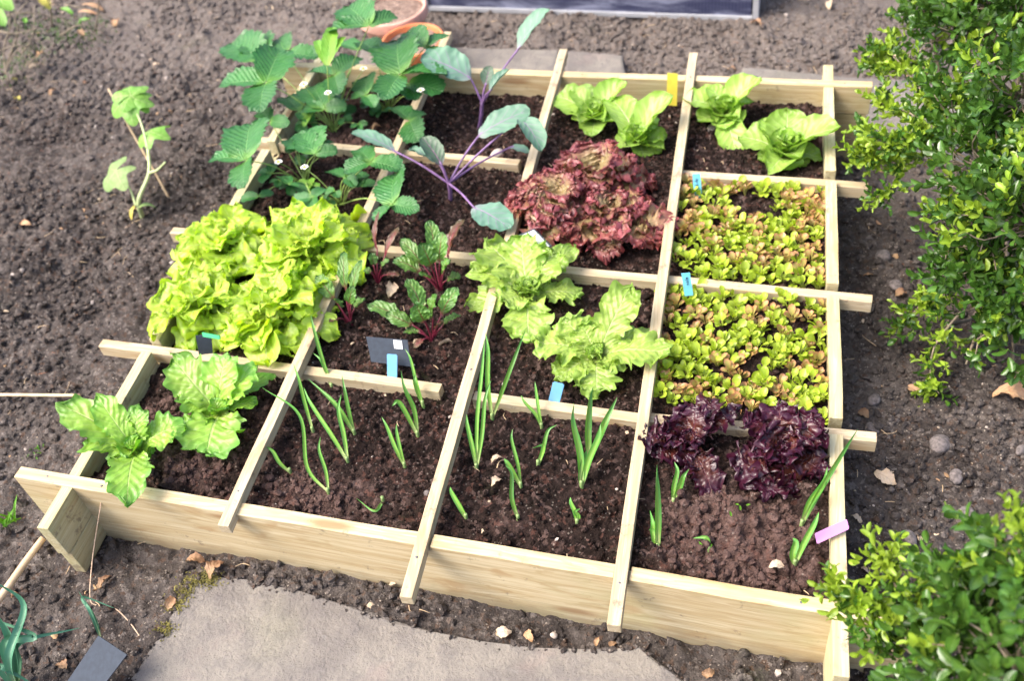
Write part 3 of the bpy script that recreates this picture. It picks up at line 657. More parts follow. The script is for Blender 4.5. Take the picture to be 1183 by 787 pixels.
# ---- beetroots
def beet(cpx, tips, label, seed):
    r = np.random.default_rng(seed); g = on_bed(*cpx); t = thing('beetroot_plant', g, label, 'beetroot', 'young beetroot plants')
    for tp in tips:
        P1 = at(tp[0], tp[1], g.z+tp[2]); W = tp[3]; m = M['beetred'] if len(tp) > 4 else M['beet']; fr = .42
        d = P1-g; Pm = g+d*fr+Vector((0, 0, .012)); tube(t, M['stembeet'], [g+Vector((r.normal()*.002, r.normal()*.002, -.003)), g+d*fr*.5+Vector((0, 0, .010)), Pm], .0017, .0013, 'leaf_stalk', n=4)
        leaf(t, m, Pm-d*.03, P1, W, tm=.45, a=.12, pb=1.2, arch=.12, cup=.12, ruf=(.12, 2.5), puck=.14, nl=20, nw=6, roll=r.normal()*.35, r=r)
    return t
beet((500, 394), [(424, 352, .045, .032), (470, 322, .08, .034), (446, 362, .05, .028), (466, 384, .025, .022), (529, 332, .08, .030), (532, 364, .04, .022), (480, 350, .09, .036), (505, 340, .10, .032), (478, 402, .01, .014, 1), (512, 372, .05, .018, 1)], 'beetroot plant nearest the slate tag, with broad dark-veined leaves', 51)
beet((508, 335), [(455, 300, .05, .036), (463, 276, .07, .028), (496, 254, .09, .030), (486, 280, .10, .036), (536, 253, .08, .030, 1), (532, 320, .03, .026), (512, 268, .10, .032), (520, 300, .07, .028), (484, 318, .06, .024)], 'tallest beetroot plant, in front of the brassica with purple stems', 52)
beet((404, 374), [(366, 318, .06, .030), (398, 290, .09, .022), (418, 300, .08, .020), (422, 345, .04, .026), (385, 345, .04, .024), (380, 372, .03, .014, 1), (408, 330, .08, .022)], 'beetroot plant squeezed against the first lath beside the lime lettuces', 53)
beet((437, 326), [(438, 244, .09, .012, 1), (461, 262, .07, .014, 1), (428, 292, .05, .020), (450, 300, .05, .018), (462, 318, .02, .012, 1), (420, 312, .03, .016)], 'spindly beetroot plant with thin crimson leaves, behind the others', 54)

# ---- brassicas with purple stems
def brassica(base, joint, zj, leaves, label, seed):
    r = np.random.default_rng(seed); g = on_bed(*base); J = at(joint[0], joint[1], zj); t = thing('brassica_plant', g, label, 'brassica', 'blue-green brassicas')
    tube(t, M['stempurple'], [g+Vector((0, 0, -.004)), g.lerp(J, .5)+Vector((.002, 0, 0)), J], .0045, .0040)
    for (pb_, zb, pt, zt, W, m, kw) in leaves:
        B0 = at(*pb_, zb); P1 = at(*pt, zt); mid = J.lerp(B0, .5)+Vector((0, 0, .004))
        tube(t, M['stempurple'], [J+Vector((0, 0, -.004)), mid, B0, B0.lerp(P1, .12)], .0025, .0016, 'leaf_stalk', n=5)
        k = dict(tm=.5, a=.10, pb=.7, arch=.05, cup=.12, ruf=(.06, 2.2), puck=.03, serr=(.05, 11), nl=24, nw=7, roll=r.normal()*.2); k.update(kw)
        leaf(t, M[m], B0-(P1-B0)*.02, P1, W, r=r, **k)
    return t
brassica((553, 147), (557, 118), .03, [((543, 90), .08, (488, 64), .12, .088, 'kohl', dict(roll=.1)), ((599, 56), .14, (634, 10), .20, .052, 'kohl', dict(cup=.2)), ((561, 98), .07, (566, 76), .10, .030, 'kohldark', {}),
         ((566, 105), .07, (589, 80), .10, .024, 'kohl', dict(cup=.4))], 'blue-green brassica with a long purple stalk reaching over the far board', 61)
brassica((520, 232), (518, 210), .02, [((455, 174), .07, (407, 152), .09, .044, 'kohl', {}), ((510, 190), .06, (488, 158), .09, .042, 'kohldark', dict(cup=.2)), ((508, 190), .05, (473, 172), .06, .034, 'kohl', dict(cup=.3, ruf=(.15, 3))),
         ((554, 156), .08, (613, 126), .11, .062, 'kohl', dict(cup=.06)), ((600, 138), .10, (626, 175), .07, .046, 'kohl', dict(arch=.15, cup=.25)), ((548, 240), .03, (590, 264), .02, .072, 'kohl', dict(tm=.45, cup=.05)),
         ((590, 170), .01, (612, 176), .0, .026, 'kohl', {})], 'blue-green brassica with spreading purple stalks, in front of the other', 62)

# ---- strawberries
def leaflet(t, P0, P1, W, mat, r, **kw):
    k = dict(tm=.55, a=.14, pb=.8, arch=.06, cup=.10, fold=.10, ruf=(.02, 3), puck=.05, serr=(.11, 13), nl=30, nw=6, roll=r.normal()*.3); k.update(kw)
    return leaf(t, mat, P0, P1, W, name='leaflet', r=r, **k)
def berry(base, tri, flowers, label, seed, runners=0):
    r = np.random.default_rng(seed); g = on_bed(*base); t = thing('strawberry_plant', g, label, 'strawberry plant', 'strawberry plants')
    for (hub, z, tips, *m) in tri:
        mat = M[m[0]] if m else M['berry']; Hb = at(*hub, z); d = Hb-g
        st = tube(t, M['stemgreen'], [g+Vector((r.normal()*.004, r.normal()*.004, -.003)), g+d*.5+Vector((0, 0, .015)), Hb], .0016, .0011, 'leaf_stalk', n=6)
        wf = .78
        for k_, tp in enumerate(tips):
            dz = tp[2] if len(tp) > 2 else -.004; P1 = at(tp[0], tp[1], z+dz); Ln = (P1-Hb).length
            V, Fc, uv = leaf_geo(Hb+(P1-Hb)*.02, P1, Ln*(.74 if not m else .30), tm=.52, a=.22, pb=.62, q=2.3, arch=.05, cup=.06, fold=.10, ruf=(.03, 2), puck=.04, serr=(.20, 12), nl=34, nw=6, roll=r.normal()*.28, r=r)
            mesh_obj('leaflet', V, Fc, mat, t, uv=uv)
    for k_ in range(9):
        a = r.random()*6.28; q_ = .03+.055*r.random(); Hb = g+Vector((math.cos(a)*q_, math.sin(a)*q_*.8, .02+.05*r.random())); d = Hb-g
        tube(t, M['stemgreen'], [g+Vector((r.normal()*.004, r.normal()*.004, -.003)), g+d*.5+Vector((0, 0, .012)), Hb], .0014, .0010, 'leaf_stalk', n=5)
        a += r.normal()*.5; Ln = .020+.014*r.random()
        for da in (-1.25, 0, 1.25):
            P1 = Hb+Vector((math.cos(a+da)*Ln, math.sin(a+da)*Ln, -.003+r.normal()*.004))
            V, Fc, uv = leaf_geo(Hb+(P1-Hb)*.02, P1, Ln*.76, tm=.52, a=.22, pb=.62, q=2.3, arch=.05, cup=.06, fold=.10, ruf=(.03, 2), puck=.04, serr=(.20, 12), nl=26, nw=5, roll=r.normal()*.3, r=r)
            mesh_obj('leaflet', V, Fc, M['berry'] if k_ else M['berryyoung'], t, uv=uv)
    for (fp, z) in flowers:
        c = at(*fp, z); f0 = tube(t, M['stemgreen'], [g, g.lerp(c, .5)+Vector((0, 0, .012)), c], .001, .0007, 'flower_stalk', n=5)
        mb = MB()
        for k_ in range(5):
            a = k_*1.2566+r.random()*.2; d = Vector((math.cos(a), math.sin(a), .25)); V, Fc, uv = leaf_geo(c, c+d*.0085, .0088, tm=.6, a=.3, arch=.1, cup=.2, nl=6, nw=3, r=r); mb.add(V, Fc, uv)
        mb.build('flower', M['petal'], t)
        bm = bmesh.new(); bmesh.ops.create_icosphere(bm, subdivisions=2, radius=.0036, matrix=Matrix.Translation(c+Vector((0, 0, .002))-g)); me = bpy.data.meshes.new('flower_centre'); bm.to_mesh(me); me.materials.append(M['pistil']); me.polygons.foreach_set('use_smooth', [True]*len(me.polygons))
        o = bpy.data.objects.new('flower_centre', me); link(o, t)
    return t
berry((386, 150), [((307, 95), .09, [(255, 97), (324, 56, .01), (300, 129)]), ((304, 70), .06, [(267, 50), (298, 44)]), ((330, 62), .07, [(366, 66), (322, 44)]),
     ((378, 76), .13, [(366, 46, .04), (384, 31, .05), (398, 42, .04)], 'berryyoung') if False else ((378, 76), .13, [(366, 46, .02), (384, 31, .03), (398, 42, .02)], 'berryyoung'),
     ((387, 86), .07, [(357, 83), (414, 66), (392, 108)]), ((375, 126), .045, [(350, 126), (401, 122), (362, 99)]), ((414, 58), .06, [(392, 50), (434, 54)]), ((426, 30), .16, [(380, 34), (402, 7), (458, 18)]), ((345, 128), .03, [(330, 112), (360, 140)])],
     [((379, 108), .08), ((351, 98), .09), ((420, 80), .09)], 'strawberry plant in the far left square with two white flowers, spilling over the left board', 71)
berry((448, 128), [((462, 86), .11, [(459, 46), (516, 86), (444, 115)]), ((491, 54), .10, [(471, 37), (518, 41), (506, 64)]), ((471, 96), .08, [(512, 106), (480, 116)]), ((423, 110), .05, [(405, 113), (424, 88), (432, 124)]), ((473, 139), .02, [(455, 124), (491, 130), (484, 164)]), ((436, 62), .07, [(418, 48), (452, 72)])],
     [((486, 105), .09)], 'strawberry plant with the largest leaves, beside the terracotta pots', 72)
berry((352, 212), [((284, 185), .08, [(244, 183), (290, 142), (282, 216)]), ((312, 140), .06, [(334, 143), (303, 128)]), ((364, 178), .05, [(334, 160), (390, 174), (358, 150)]), ((299, 227), .03, [(278, 231), (316, 223)]), ((334, 213), .03, [(324, 204), (346, 216)]), ((361, 228), .04, [(336, 234), (374, 218), (366, 243)])],
     [((322, 188), .05)], 'strawberry plant hanging three shiny leaflets over the left board, behind the lime lettuces', 73)
berry((394, 236), [((428, 187), .06, [(397, 198), (464, 196), (414, 172)]), ((453, 236), .05, [(456, 201), (483, 243), (434, 256)]), ((362, 246), .04, [(388, 262), (374, 238), (345, 258)]), ((398, 205), .03, [(380, 198), (412, 214)])],
     [((352, 194), .04)], 'strawberry plant leaning over the first lath towards the brassica', 74)

# ---- squash seedling and its cane
def palm_leaf(par, mat, A, tip, Rr, lobes=5, droop=.25, tilt=0, r=rng, serr=.06):
    L, x, y, z = frame(A, tip, tilt); n = 60; m = 10
    th = np.linspace(-np.pi*.93, np.pi*.93, n); rr = np.linspace(0, 1, m)**.9
    prof_ = 1-.30*np.abs(np.sin(th*lobes/2.0+0))**2+serr*np.abs(((th*9) % 1)-.5)
    prof_ = prof_*(1-.35*np.abs(th/np.pi)**3); TH, RR = np.meshgrid(th, rr, indexing='ij'); PR = np.meshgrid(prof_, rr, indexing='ij')[0]
    lx_ = np.sin(TH)*RR*PR*Rr; ly = np.cos(TH)*RR*PR*Rr; lz = -droop*Rr*RR**2*(1+.45*np.cos(TH*lobes+.6))+.05*Rr*np.sin(TH*3+1)*RR
    P = np.array(A)+lx_[..., None]*x+ly[..., None]*y+lz[..., None]*z
    uv = np.stack([.5+np.sin(TH*2.5)*.5*RR, RR*.8], -1).reshape(-1, 2)
    return mesh_obj('leaf', P.reshape(-1, 3), grid_faces(m, n).tolist(), mat, par, uv=uv)
g = on_ground(164, 250); sq = thing('squash_seedling', g, 'young squash seedling with three pale green leaves in bare soil left of the bed', 'seedling')
J1 = at(172, 200, -.08); J2 = at(171, 172, -.04); A1 = at(150, 113, .04)
tube(sq, M['stempale'], [g+Vector((0, 0, -.005)), at(160, 232, -.12), J1, J2], .006, .0035)
tube(sq, M['stempale'], [J2, at(163, 142, 0), A1], .003, .002, 'leaf_stalk')
tube(sq, M['stempale'], [J2, at(173, 162, -.03), at(172, 152, -.02)], .0028, .002, 'leaf_stalk')
tube(sq, M['stempale'], [at(157, 238, -.13), at(150, 218, -.10), at(134, 196, -.06)], .0025, .002, 'leaf_stalk')
tube(sq, M['stempale'], [J1, at(182, 196, -.06), at(191, 187, -.04)], .0035, .002, 'stem')
palm_leaf(sq, M['squash'], A1, at(112, 132, .02), .062, 5, .30, .3); palm_leaf(sq, M['squash'], A1+Vector((.002, .004, .004)), at(185, 100, .03), .052, 5, .25, -.3)
palm_leaf(sq, M['squash'], at(172, 152, -.02), at(203, 128, -.01), .050, 5, .35, .2); palm_leaf(sq, M['squashpale'], at(134, 197, -.06), at(112, 222, -.09), .054, 5, .22, .1)
leaf(sq, M['squashpale'], at(160, 240, -.13), at(180, 240, -.15), .016, name='seed_leaf', arch=.2); leaf(sq, M['yellow'], at(158, 236, -.14), at(152, 254, -.165), .012, name='seed_leaf', arch=.2)
def cane(p0, p1, r_, label, z0, z1):
    a = at(*p0, z0); b = at(*p1, z1); V, Fc = tube_geo([a, a.lerp(b, .33)+Vector((.001, 0, .001)), a.lerp(b, .66)-Vector((.001, 0, 0)), b], r_, r_*.85, 4, 10)
    o = mesh_obj('bamboo_cane', V, Fc, M['cane'], None, loc=a); tag(o, label, 'cane')
cane((198, 234), (125, 102), .0027, 'thin bamboo cane leaning beside the squash seedling', float(on_ground(198, 234).z)-.01, .05)
cane((-30, 456.5), (92, 457), .0032, 'thin straight cane lying on the soil beside the left of the bed', -.135, -.085)
cane((-8, 702), (50, 622), .0065, 'thick bamboo cane lying under the protruding front left board end', -.115, -.10)

# ------------------------------------------------------------------ onion / leek shoots
def shoot_geo(P, W, n=9, twist=0.0):
    S = spline(P, n); m = len(S); T = np.gradient(S, axis=0); T /= np.linalg.norm(T, axis=1)[:, None]
    tt = np.linspace(0, 1, m); V = []; U = []; cs = np.array((-1, -.5, 0, .5, 1.))
    v0 = np.array(CAM)*0+np.array((.25, -.75, .6))
    for i in range(m):
        a = np.cross(T[i], v0); a /= np.linalg.norm(a)+1e-9; z = np.cross(a, T[i])
        c_, s_ = math.cos(twist*tt[i]), math.sin(twist*tt[i]); a, z = c_*a+s_*z, -s_*a+c_*z
        w_ = W/2*(.55+.45*math.sin(math.pi*min(1, tt[i]*1.25)))*(1-max(0, (tt[i]-.62)/.38)**2.2)+.0002
        for c in cs: V.append(S[i]+a*c*w_+z*(abs(c)**1.3*w_*.75-w_*.4)); U.append(((c+1)/2, tt[i]))
    return np.array(V), grid_faces(5, m).tolist(), np.array(U)
def shoots(base, tips, label, group='onion shoots', W=.0062, mat='shoot', on=on_bed, name='onion_shoot', cat='onion', hz=None, seed=0):
    r = np.random.default_rng(seed+int(base[0])); g = on(*base)
    t = thing(name, g, label, cat, group)
    if len(tips): tube(t, M[mat], [g+Vector((0, 0, -.006)), g+Vector((0, 0, .003)), g+Vector((0, .001, .012))], .0032, .0026, 'stem', n=3)
    for tp in tips:
        h = tp[2]; P1 = at(tp[0], tp[1], g.z+h)
        if len(tp) > 3:
            mids = [at(a, b, g.z+c) for a, b, c in tp[3]]
        else:
            mids = [g.lerp(P1, .33)+Vector((r.normal()*.002, r.normal()*.002, h*.10+.003)), g.lerp(P1, .70)+Vector((r.normal()*.0035, r.normal()*.003, h*.14+.003))]
        V, Fc, U = shoot_geo([g+Vector((0, 0, .002)), *mids, P1], W*(.8+.4*r.random()), twist=r.normal()*.7)
        mesh_obj('leaf', V, Fc, M[mat], t, uv=U)
    return t
SG = 'onion shoots in the near squares'
shoots((362, 499), [(339, 420, .09)], 'single upright shoot just right of the first lath, beside the curved one', SG)
shoots((380, 570), [(303, 448, .13, [(355, 540, .03), (346, 480, .10)]), (370, 505, .06)], 'shoot with a blade bending left over the first lath', SG)
shoots((402, 534), [(351, 448, .08), (394, 456, .07)], 'forked shoot in the centre of the left onion square', SG)
shoots((410, 502), [(395, 434, .07), (356, 438, .07, [(388, 468, .05)])], 'two-bladed shoot below the cross lath, behind the centre one', SG)
shoots((384, 449), [(359, 364, .10), (362, 408, .05)], 'tall shoot at the crossing of the first lath and the front cross lath', SG)
shoots((336, 547), [(304, 515, .035)], 'short single blade against the first lath near the front board', SG)
shoots((468, 540), [(441, 482, .06), (458, 490, .055)], 'V-shaped short shoot in the right half of the left onion square', SG)
shoots((483, 504), [(463, 428, .09), (453, 469, .06, [(462, 466, .06)])], 'shoot with a side blade bending left, below the light blue tag', SG)
shoots((489, 469), [(468, 403, .07), (480, 432, .05)], 'shoot close to the second lath, right of the slate tag', SG)
shoots((551, 542), [(539, 479, .06), (560, 392, .13), (567, 440, .10)], 'tall shoot with three blades just right of the second lath', SG)
shoots((569, 484), [(561, 385, .12), (607, 381, .12, [(590, 425, .09)])], 'very tall shoot with a blade leaning right, at the front cross lath', SG)
shoots((626, 495), [(602, 457, .045), (618, 441, .06)], 'forked shoot left of the leaning blue tag', SG)
shoots((602, 563), [(592, 496, .07), (582, 530, .045, [(588, 538, .04)])], 'two-bladed shoot in the centre of the middle onion square', SG)
shoots((599, 601), [(584, 538, .07)], 'single leaning blade near the front of the middle square', SG)
shoots((539, 600), [(520, 563, .035)], 'tiny blade beside the second lath near the front board', SG)
shoots((622, 538), [(643, 491, .05), (615, 518, .03, [(628, 515, .035)])], 'crooked bent shoot below the leaning blue tag', SG)
shoots((672, 562), [(663, 466, .10), (694, 490, .08), (678, 520, .04)], 'sturdy broad-bladed shoot left of the third lath', SG, W=.010)
shoots((681, 532), [(685, 447, .09), (713, 459, .09, [(698, 490, .07)])], 'sturdy shoot with a blade leaning right towards the third lath', SG, W=.010)
shoots((667, 606), [(659, 575, .03), (670, 588, .02)], 'smallest green shoot near the front board, left of the third lath', SG)
shoots((760, 635), [(759, 537, .10), (750, 612, .02), (751, 590, .03)], 'tall upright shoot just right of the third lath', SG, W=.010)
shoots((778, 582), [(779, 534, .05), (796, 542, .05)], 'forked shoot in front of the left purple lettuce', SG, W=.0085)
shoots((819, 637), [(801, 622, .015, [(816, 622, .02)])], 'tiny hooked shoot in the middle of the right near square', SG)
shoots((926, 607), [(991, 496, .13), (956, 540, .07)], 'longest shoot, leaning across the right side board', SG, W=.010)
shoots((918, 653), [(946, 592, .07), (916, 622, .03)], 'shoot just left of the pink tag', SG, W=.009)
shoots((443, 580), [(412, 576, .006, [(432, 590, .006)])], 'uprooted curved shoot lying on the soil near the front board', SG)

# leek bottom left
g = on_ground(20, 800); t = thing('leek_plant', g, 'blue-green leek with bent leaves in the near left corner', 'leek')
for pts, W in (([(22, 765, .05), (24, 742, .09), (92, 726, .06)], .011), ([(12, 740, .10), (-8, 705, .16)], .014), ([(5, 745, .10), (40, 735, .10), (-20, 712, .13)], .012), ([(0, 770, .08), (40, 792, .03)], .012), ([(10, 760, .1), (28, 700, .12), (-6, 672, .17)], .012)):
    V, Fc, U = shoot_geo([g]+[at(a, b, g.z+z) for a, b, z in pts], W); mesh_obj('leaf', V, Fc, M['leek'], t, uv=U)
g = on_ground(116, 737); t = thing('leek_plant', g, 'small leek seedling behind the dark tag in the near left corner', 'leek')
for pts, W in (([(108, 712, .04), (91, 684, .07)], .006), ([(104, 706, .05), (96, 690, .055), (132, 703, .03)], .0055)):
    V, Fc, U = shoot_geo([g]+[at(a, b, g.z+z) for a, b, z in pts], W); mesh_obj('leaf', V, Fc, M['leek'], t, uv=U)

# ------------------------------------------------------------------ lettuce seedlings
def seedling_mesh(name, mat, seed, big=1.0):
    r = np.random.default_rng(seed); mb = MB(); n = 7+int(r.random()*5)
    for i in range(n):
        an = i*2.3+r.normal()*.3; e = R(22+r.random()*45); d = np.array((math.cos(an)*math.cos(e), math.sin(an)*math.cos(e), math.sin(e))); L = (.0065+.0052*r.random())*big
        P0 = d*L*.45+np.array((0, 0, .004)); P1 = P0+d*L
        V, Fc, uv = leaf_geo(P0, P1, L*(.58+.2*r.random()), tm=.62, a=.25, arch=.12, cup=.16, ruf=(.05, 2), nl=7, nw=3, roll=r.normal()*.3, r=r); mb.add(V, Fc, uv, r.random())
        V, Fc = tube_geo([(0, 0, -.003), P0*.6, P0+d*L*.05], .0006, .0006, 3, 4); mb.add(V, Fc, None, .5)
    me_o = mb.build(name, mat); me = me_o.data; bpy.data.objects.remove(me_o); return me
sg = [seedling_mesh('lettuce_seedling', M['seedg'], 100+i, 1.15) for i in range(6)]
sb = [seedling_mesh('lettuce_seedling', M['seedb'], 200+i, 1.1) for i in range(6)]
def sow(x0, x1, y0, y1, n, label, group, seed, gap, bronze):
    r = np.random.default_rng(seed); pts = []; tries = 0
    while len(pts) < n and tries < 20000:
        tries += 1; u = x0+(x1-x0)*r.random(); v = y0+(y1-y0)*r.random()
        if gap(u, v) or any((u-a)**2+(v-b)**2 < .0138**2 for a, b in pts): continue
        pts.append((u, v))
    for u, v in pts:
        x = bx(u, v); nb = mnoise.noise(Vector((u*14, v*14, seed)))
        me = (sb if r.random() < bronze+nb*.6 else sg)[int(r.random()*6)]
        o = bpy.data.objects.new('lettuce_seedling', me); C.objects.link(o)
        o.location = (x, v, bed_h(x, v)-.001); o.rotation_euler = (r.normal()*.15, r.normal()*.15, r.random()*6.28); s = 1.1+r.random()*.55; o.scale = (s, s, s)
        tag(o, label, 'lettuce seedling', group)
sow(.915, 1.188, .325, .585, 165, 'young cut-and-come-again lettuce seedling in the square behind the purple lettuces', 'lettuce seedlings in the second square from the front', 5, lambda u, v: False, .32)
sow(.925, 1.188, .62, .885, 165, 'young mixed-leaf lettuce seedling in the square in front of the big butterheads', 'lettuce seedlings in the third square from the front', 6, lambda u, v: (1.02 < u < 1.10 and .80 < v < .86) or (u < .97 and v < .66) or mnoise.noise(Vector((u*17, v*17, 3))) < -.5, .38)

# ------------------------------------------------------------------ tags and labels
def card(name, corners, th, mat, label, cat, bevel=.0, parent=None, extra=None):
    "a thin plate through four corner points (in order)"
    P = [Vector(c) for c in corners]; n = (P[1]-P[0]).cross(P[3]-P[0]).normalized(); P[2] = P[2]-n*(P[2]-P[0]).dot(n)
    if n.dot(CV-P[0]) < 0: n = -n
    V = [p+n*th/2 for p in P]+[p-n*th/2 for p in P]; Fc = [(0, 1, 2, 3), (7, 6, 5, 4)]+[(i, (i+1) % 4, 4+(i+1) % 4, 4+i) for i in range(4)]
    bm = bmesh.new(); vs = [bm.verts.new(v-P[0]) for v in V]
    for f in Fc: bm.faces.new([vs[i] for i in f])
    bmesh.ops.recalc_face_normals(bm, faces=bm.faces[:])
    me = bpy.data.meshes.new(name)
    if bevel:
        ed = [e for e in bm.edges if abs((e.verts[0].co-e.verts[1].co).normalized().dot(n)) > .9]; bmesh.ops.bevel(bm, geom=ed, offset=bevel, segments=3, affect='EDGES')
    bm.to_mesh(me); me.materials.append(mat); o = bpy.data.objects.new(name, me)
    if parent is None: o.location = P[0]; link(o); tag(o, label, cat)
    else: o.location = P[0]-Vector(parent.location); link(o, parent)
    return o, n
def strokes(par_o, origin, ux, uy, n, segs, w, mat, name='handwriting'):
    mb = MB(); off = n*.0011
    for s_ in segs:
        pts = [origin+ux*a+uy*b+off for a, b in s_]
        V, Fc = tube_geo(pts, w/2, w/2, 1, 5); mb.add(V, Fc)
    return mb.build(name, mat, par_o)
TG = 'plant tags'
# big slate tag with white sticker
root = thing('slate_tag', at(450, 424, -.03), 'square slate grey plant tag with a small white sticker, standing before the beetroots', 'plant tag')
A, B_, C_, D_ = at(423, 389, .028), at(471, 393, .028), at(474, 424, -.006), at(429, 418, -.006)
_, n = card('plate', [A, B_, C_, D_], .0016, M['slate'], None, None, parent=root)
def q(u, v): return A.lerp(B_, u).lerp(D_.lerp(C_, u), v)
card('sticker', [q(.66, .04)+n*.0013, q(.86, .04)+n*.0013, q(.86, .36)+n*.0013, q(.66, .36)+n*.0013], .0004, M['white'], None, None, parent=root)
card('spike', [q(.44, .95)-n*.002, q(.56, .95)-n*.002, q(.54, 1.7)-n*.002, q(.47, 1.7)-n*.002], .0014, M['slate'], None, None, parent=root)
card('plant_tag', [at(447, 409, .022), at(459, 410, .022), at(459, 456, -.045), at(448, 456, -.045)], .0012, M['blue'], 'blank light blue tag standing in front of the slate grey one', 'plant tag', .0015)
card('plant_tag', [at(639, 441, .025), at(652, 444, .025), at(643, 480, -.042), at(630, 478, -.042)], .0012, M['blue'], 'blank light blue tag leaning by the front cross lath in the middle column', 'plant tag', .002)
card('plant_tag', [at(771, 84, .03), at(783, 85, .03), at(782, 122, -.05), at(770, 121, -.05)], .0014, M['yellowp'], 'yellow tag standing against the far board beside the third lath', 'plant tag', .001)
card('plant_tag', [at(941, 617, .006), at(978, 600, .009), at(981, 612, .006), at(944, 629, .004)], .0012, M['pink'], 'pink tag lying across the right side board', 'plant tag', .0012)
root = thing('plant_tag', at(806, 232, -.04), 'cyan tag with a dark handwritten word, at the back of the further seedling square', 'plant tag')
P = [at(800, 201, .02), at(809, 200.5, .02), at(812.5, 240, -.045), at(802.5, 240, -.045)]
_, n = card('plate', P, .0012, M['cyan'], None, None, parent=root)
ux = (P[2]-P[1]).normalized(); uy = (P[1]-P[0]).normalized(); O_ = P[0]+ux*.0035+uy*.002; k = .0042
def glyphs(word, O_, ux, uy, hh, wd_):
    G = {'M': [[(0, 0), (0, 1), (.5, .4), (1, 1), (1, 0)]], 'o': [[(.5, 0), (0, .35), (.5, .7), (1, .35), (.5, 0)]], 'b': [[(0, 1.1), (0, 0), (.8, .1), (.8, .6), (0, .6)]], 'i': [[(.4, 0), (.4, .65)]], 'l': [[(.4, 0), (.4, 1.15)]],
         'e': [[(.9, .1), (.2, 0), (0, .4), (.5, .7), (.9, .4), (.1, .35)]], 'a': [[(.8, .6), (.1, .6), (.1, .05), (.8, .1), (.8, .65), (.9, 0)]], 's': [[(.9, .6), (.1, .6), (.8, .2), (.1, 0)]], 'd': [[(.8, 1.1), (.8, 0), (.1, .05), (.1, .55), (.8, .6)]], 't': [[(.4, 1), (.4, 0), (.8, .05)], [(.05, .7), (.8, .7)]]}
    out = []; x_ = 0
    for ch in word:
        for s_ in G[ch]: out.append([(x_+a*wd_, (b)*hh) for a, b in s_])
        x_ += wd_*(1.5 if ch not in 'il' else 1.0)
    return out
strokes(root, P[3]-ux*0+(P[0]-P[3])*.52, -ux, -uy*-1, n, glyphs('Mobile', None, None, None, .0062, .0036), .0011, M['ink']) if False else strokes(root, P[0]+(P[3]-P[0])*.47+uy*.010, -ux, -uy, n, glyphs('Mobile', None, None, None, .0062, .0031), .0011, M['ink'])
root = thing('plant_tag', at(794, 338, -.04), 'short cyan tag with small dark writing, between the two seedling squares', 'plant tag')
P = [at(787, 316, .035), at(797, 315, .035), at(801, 341, -.006), at(791, 342, -.006)]
_, n = card('plate', P, .0012, M['cyan'], None, None, parent=root)
ux = (P[2]-P[1]).normalized(); uy = (P[1]-P[0]).normalized(); strokes(root, P[0]+(P[3]-P[0])*.52+uy*.010, -ux, -uy, n, glyphs('sale', None, None, None, .005, .003), .001, M['ink'])
root = thing('framed_label', at(612, 290, -.03), 'white label with a dark rim, half hidden behind the batavia lettuce', 'plant tag')
A, B_, C_, D_ = at(586, 277, .02), at(617, 264, .035), at(638, 284, .02), at(600, 305, -.005)
_, n = card('plate', [A, B_, C_, D_], .002, M['slate'], None, None, parent=root)
def q(u, v): return A.lerp(B_, u).lerp(D_.lerp(C_, u), v)
card('paper', [q(.04, .07)+n*.0014, q(.95, .07)+n*.0014, q(.95, .95)+n*.0014, q(.04, .95)+n*.0014], .0005, M['white'], None, None, parent=root)
root = thing('dark_tag', at(234, 404, -.03), 'small dark tag with a bright green clip between the lime and crisp lettuces', 'plant tag')
card('plate', [at(226, 388, .05), at(244, 386, .05), at(246, 408, .01), at(230, 410, .01)], .0014, M['slate'], None, None, parent=root)
card('clip', [at(234, 384, .058), at(254, 388, .058), at(255, 392, .052), at(235, 389, .052)], .003, M['greenp'], None, None, parent=root)
root = thing('slate_tag', at(110, 800, -.12), 'tilted slate blue-grey tag in the near left corner of the picture', 'plant tag')
A, B_, C_, D_ = at(114, 735, -.06), at(147, 757, -.06), at(112, 812, -.115), at(66, 806, -.115)
card('plate', [A, B_, C_, D_], .002, M['slate'], None, None, parent=root)
card('spike', [A.lerp(D_, .95).lerp(C_, .4), A.lerp(D_, .95).lerp(C_, .6), A.lerp(D_, .95).lerp(C_, .55)+Vector((0, -.03, -.05)), A.lerp(D_, .95).lerp(C_, .45)+Vector((0, -.03, -.05))], .0016, M['slate'], None, None, parent=root)

# twine
p0 = at(124, 553, .002); pts = [at(128, 548, .0015), at(122, 556, .003), at(115, 592, -.05), at(107, 645, -.10), at(104, 690, -.125), at(112, 700, -.135), at(132, 703, -.135), at(150, 720, -.135), at(163, 738, -.135)]
V, Fc = tube_geo(pts, .0009, .0008, 8, 6); o = mesh_obj('twine', V, Fc, M['string'], None, loc=pts[0]); tag(o, 'thin pinkish twine looped over the front board and trailing on the soil', 'string')

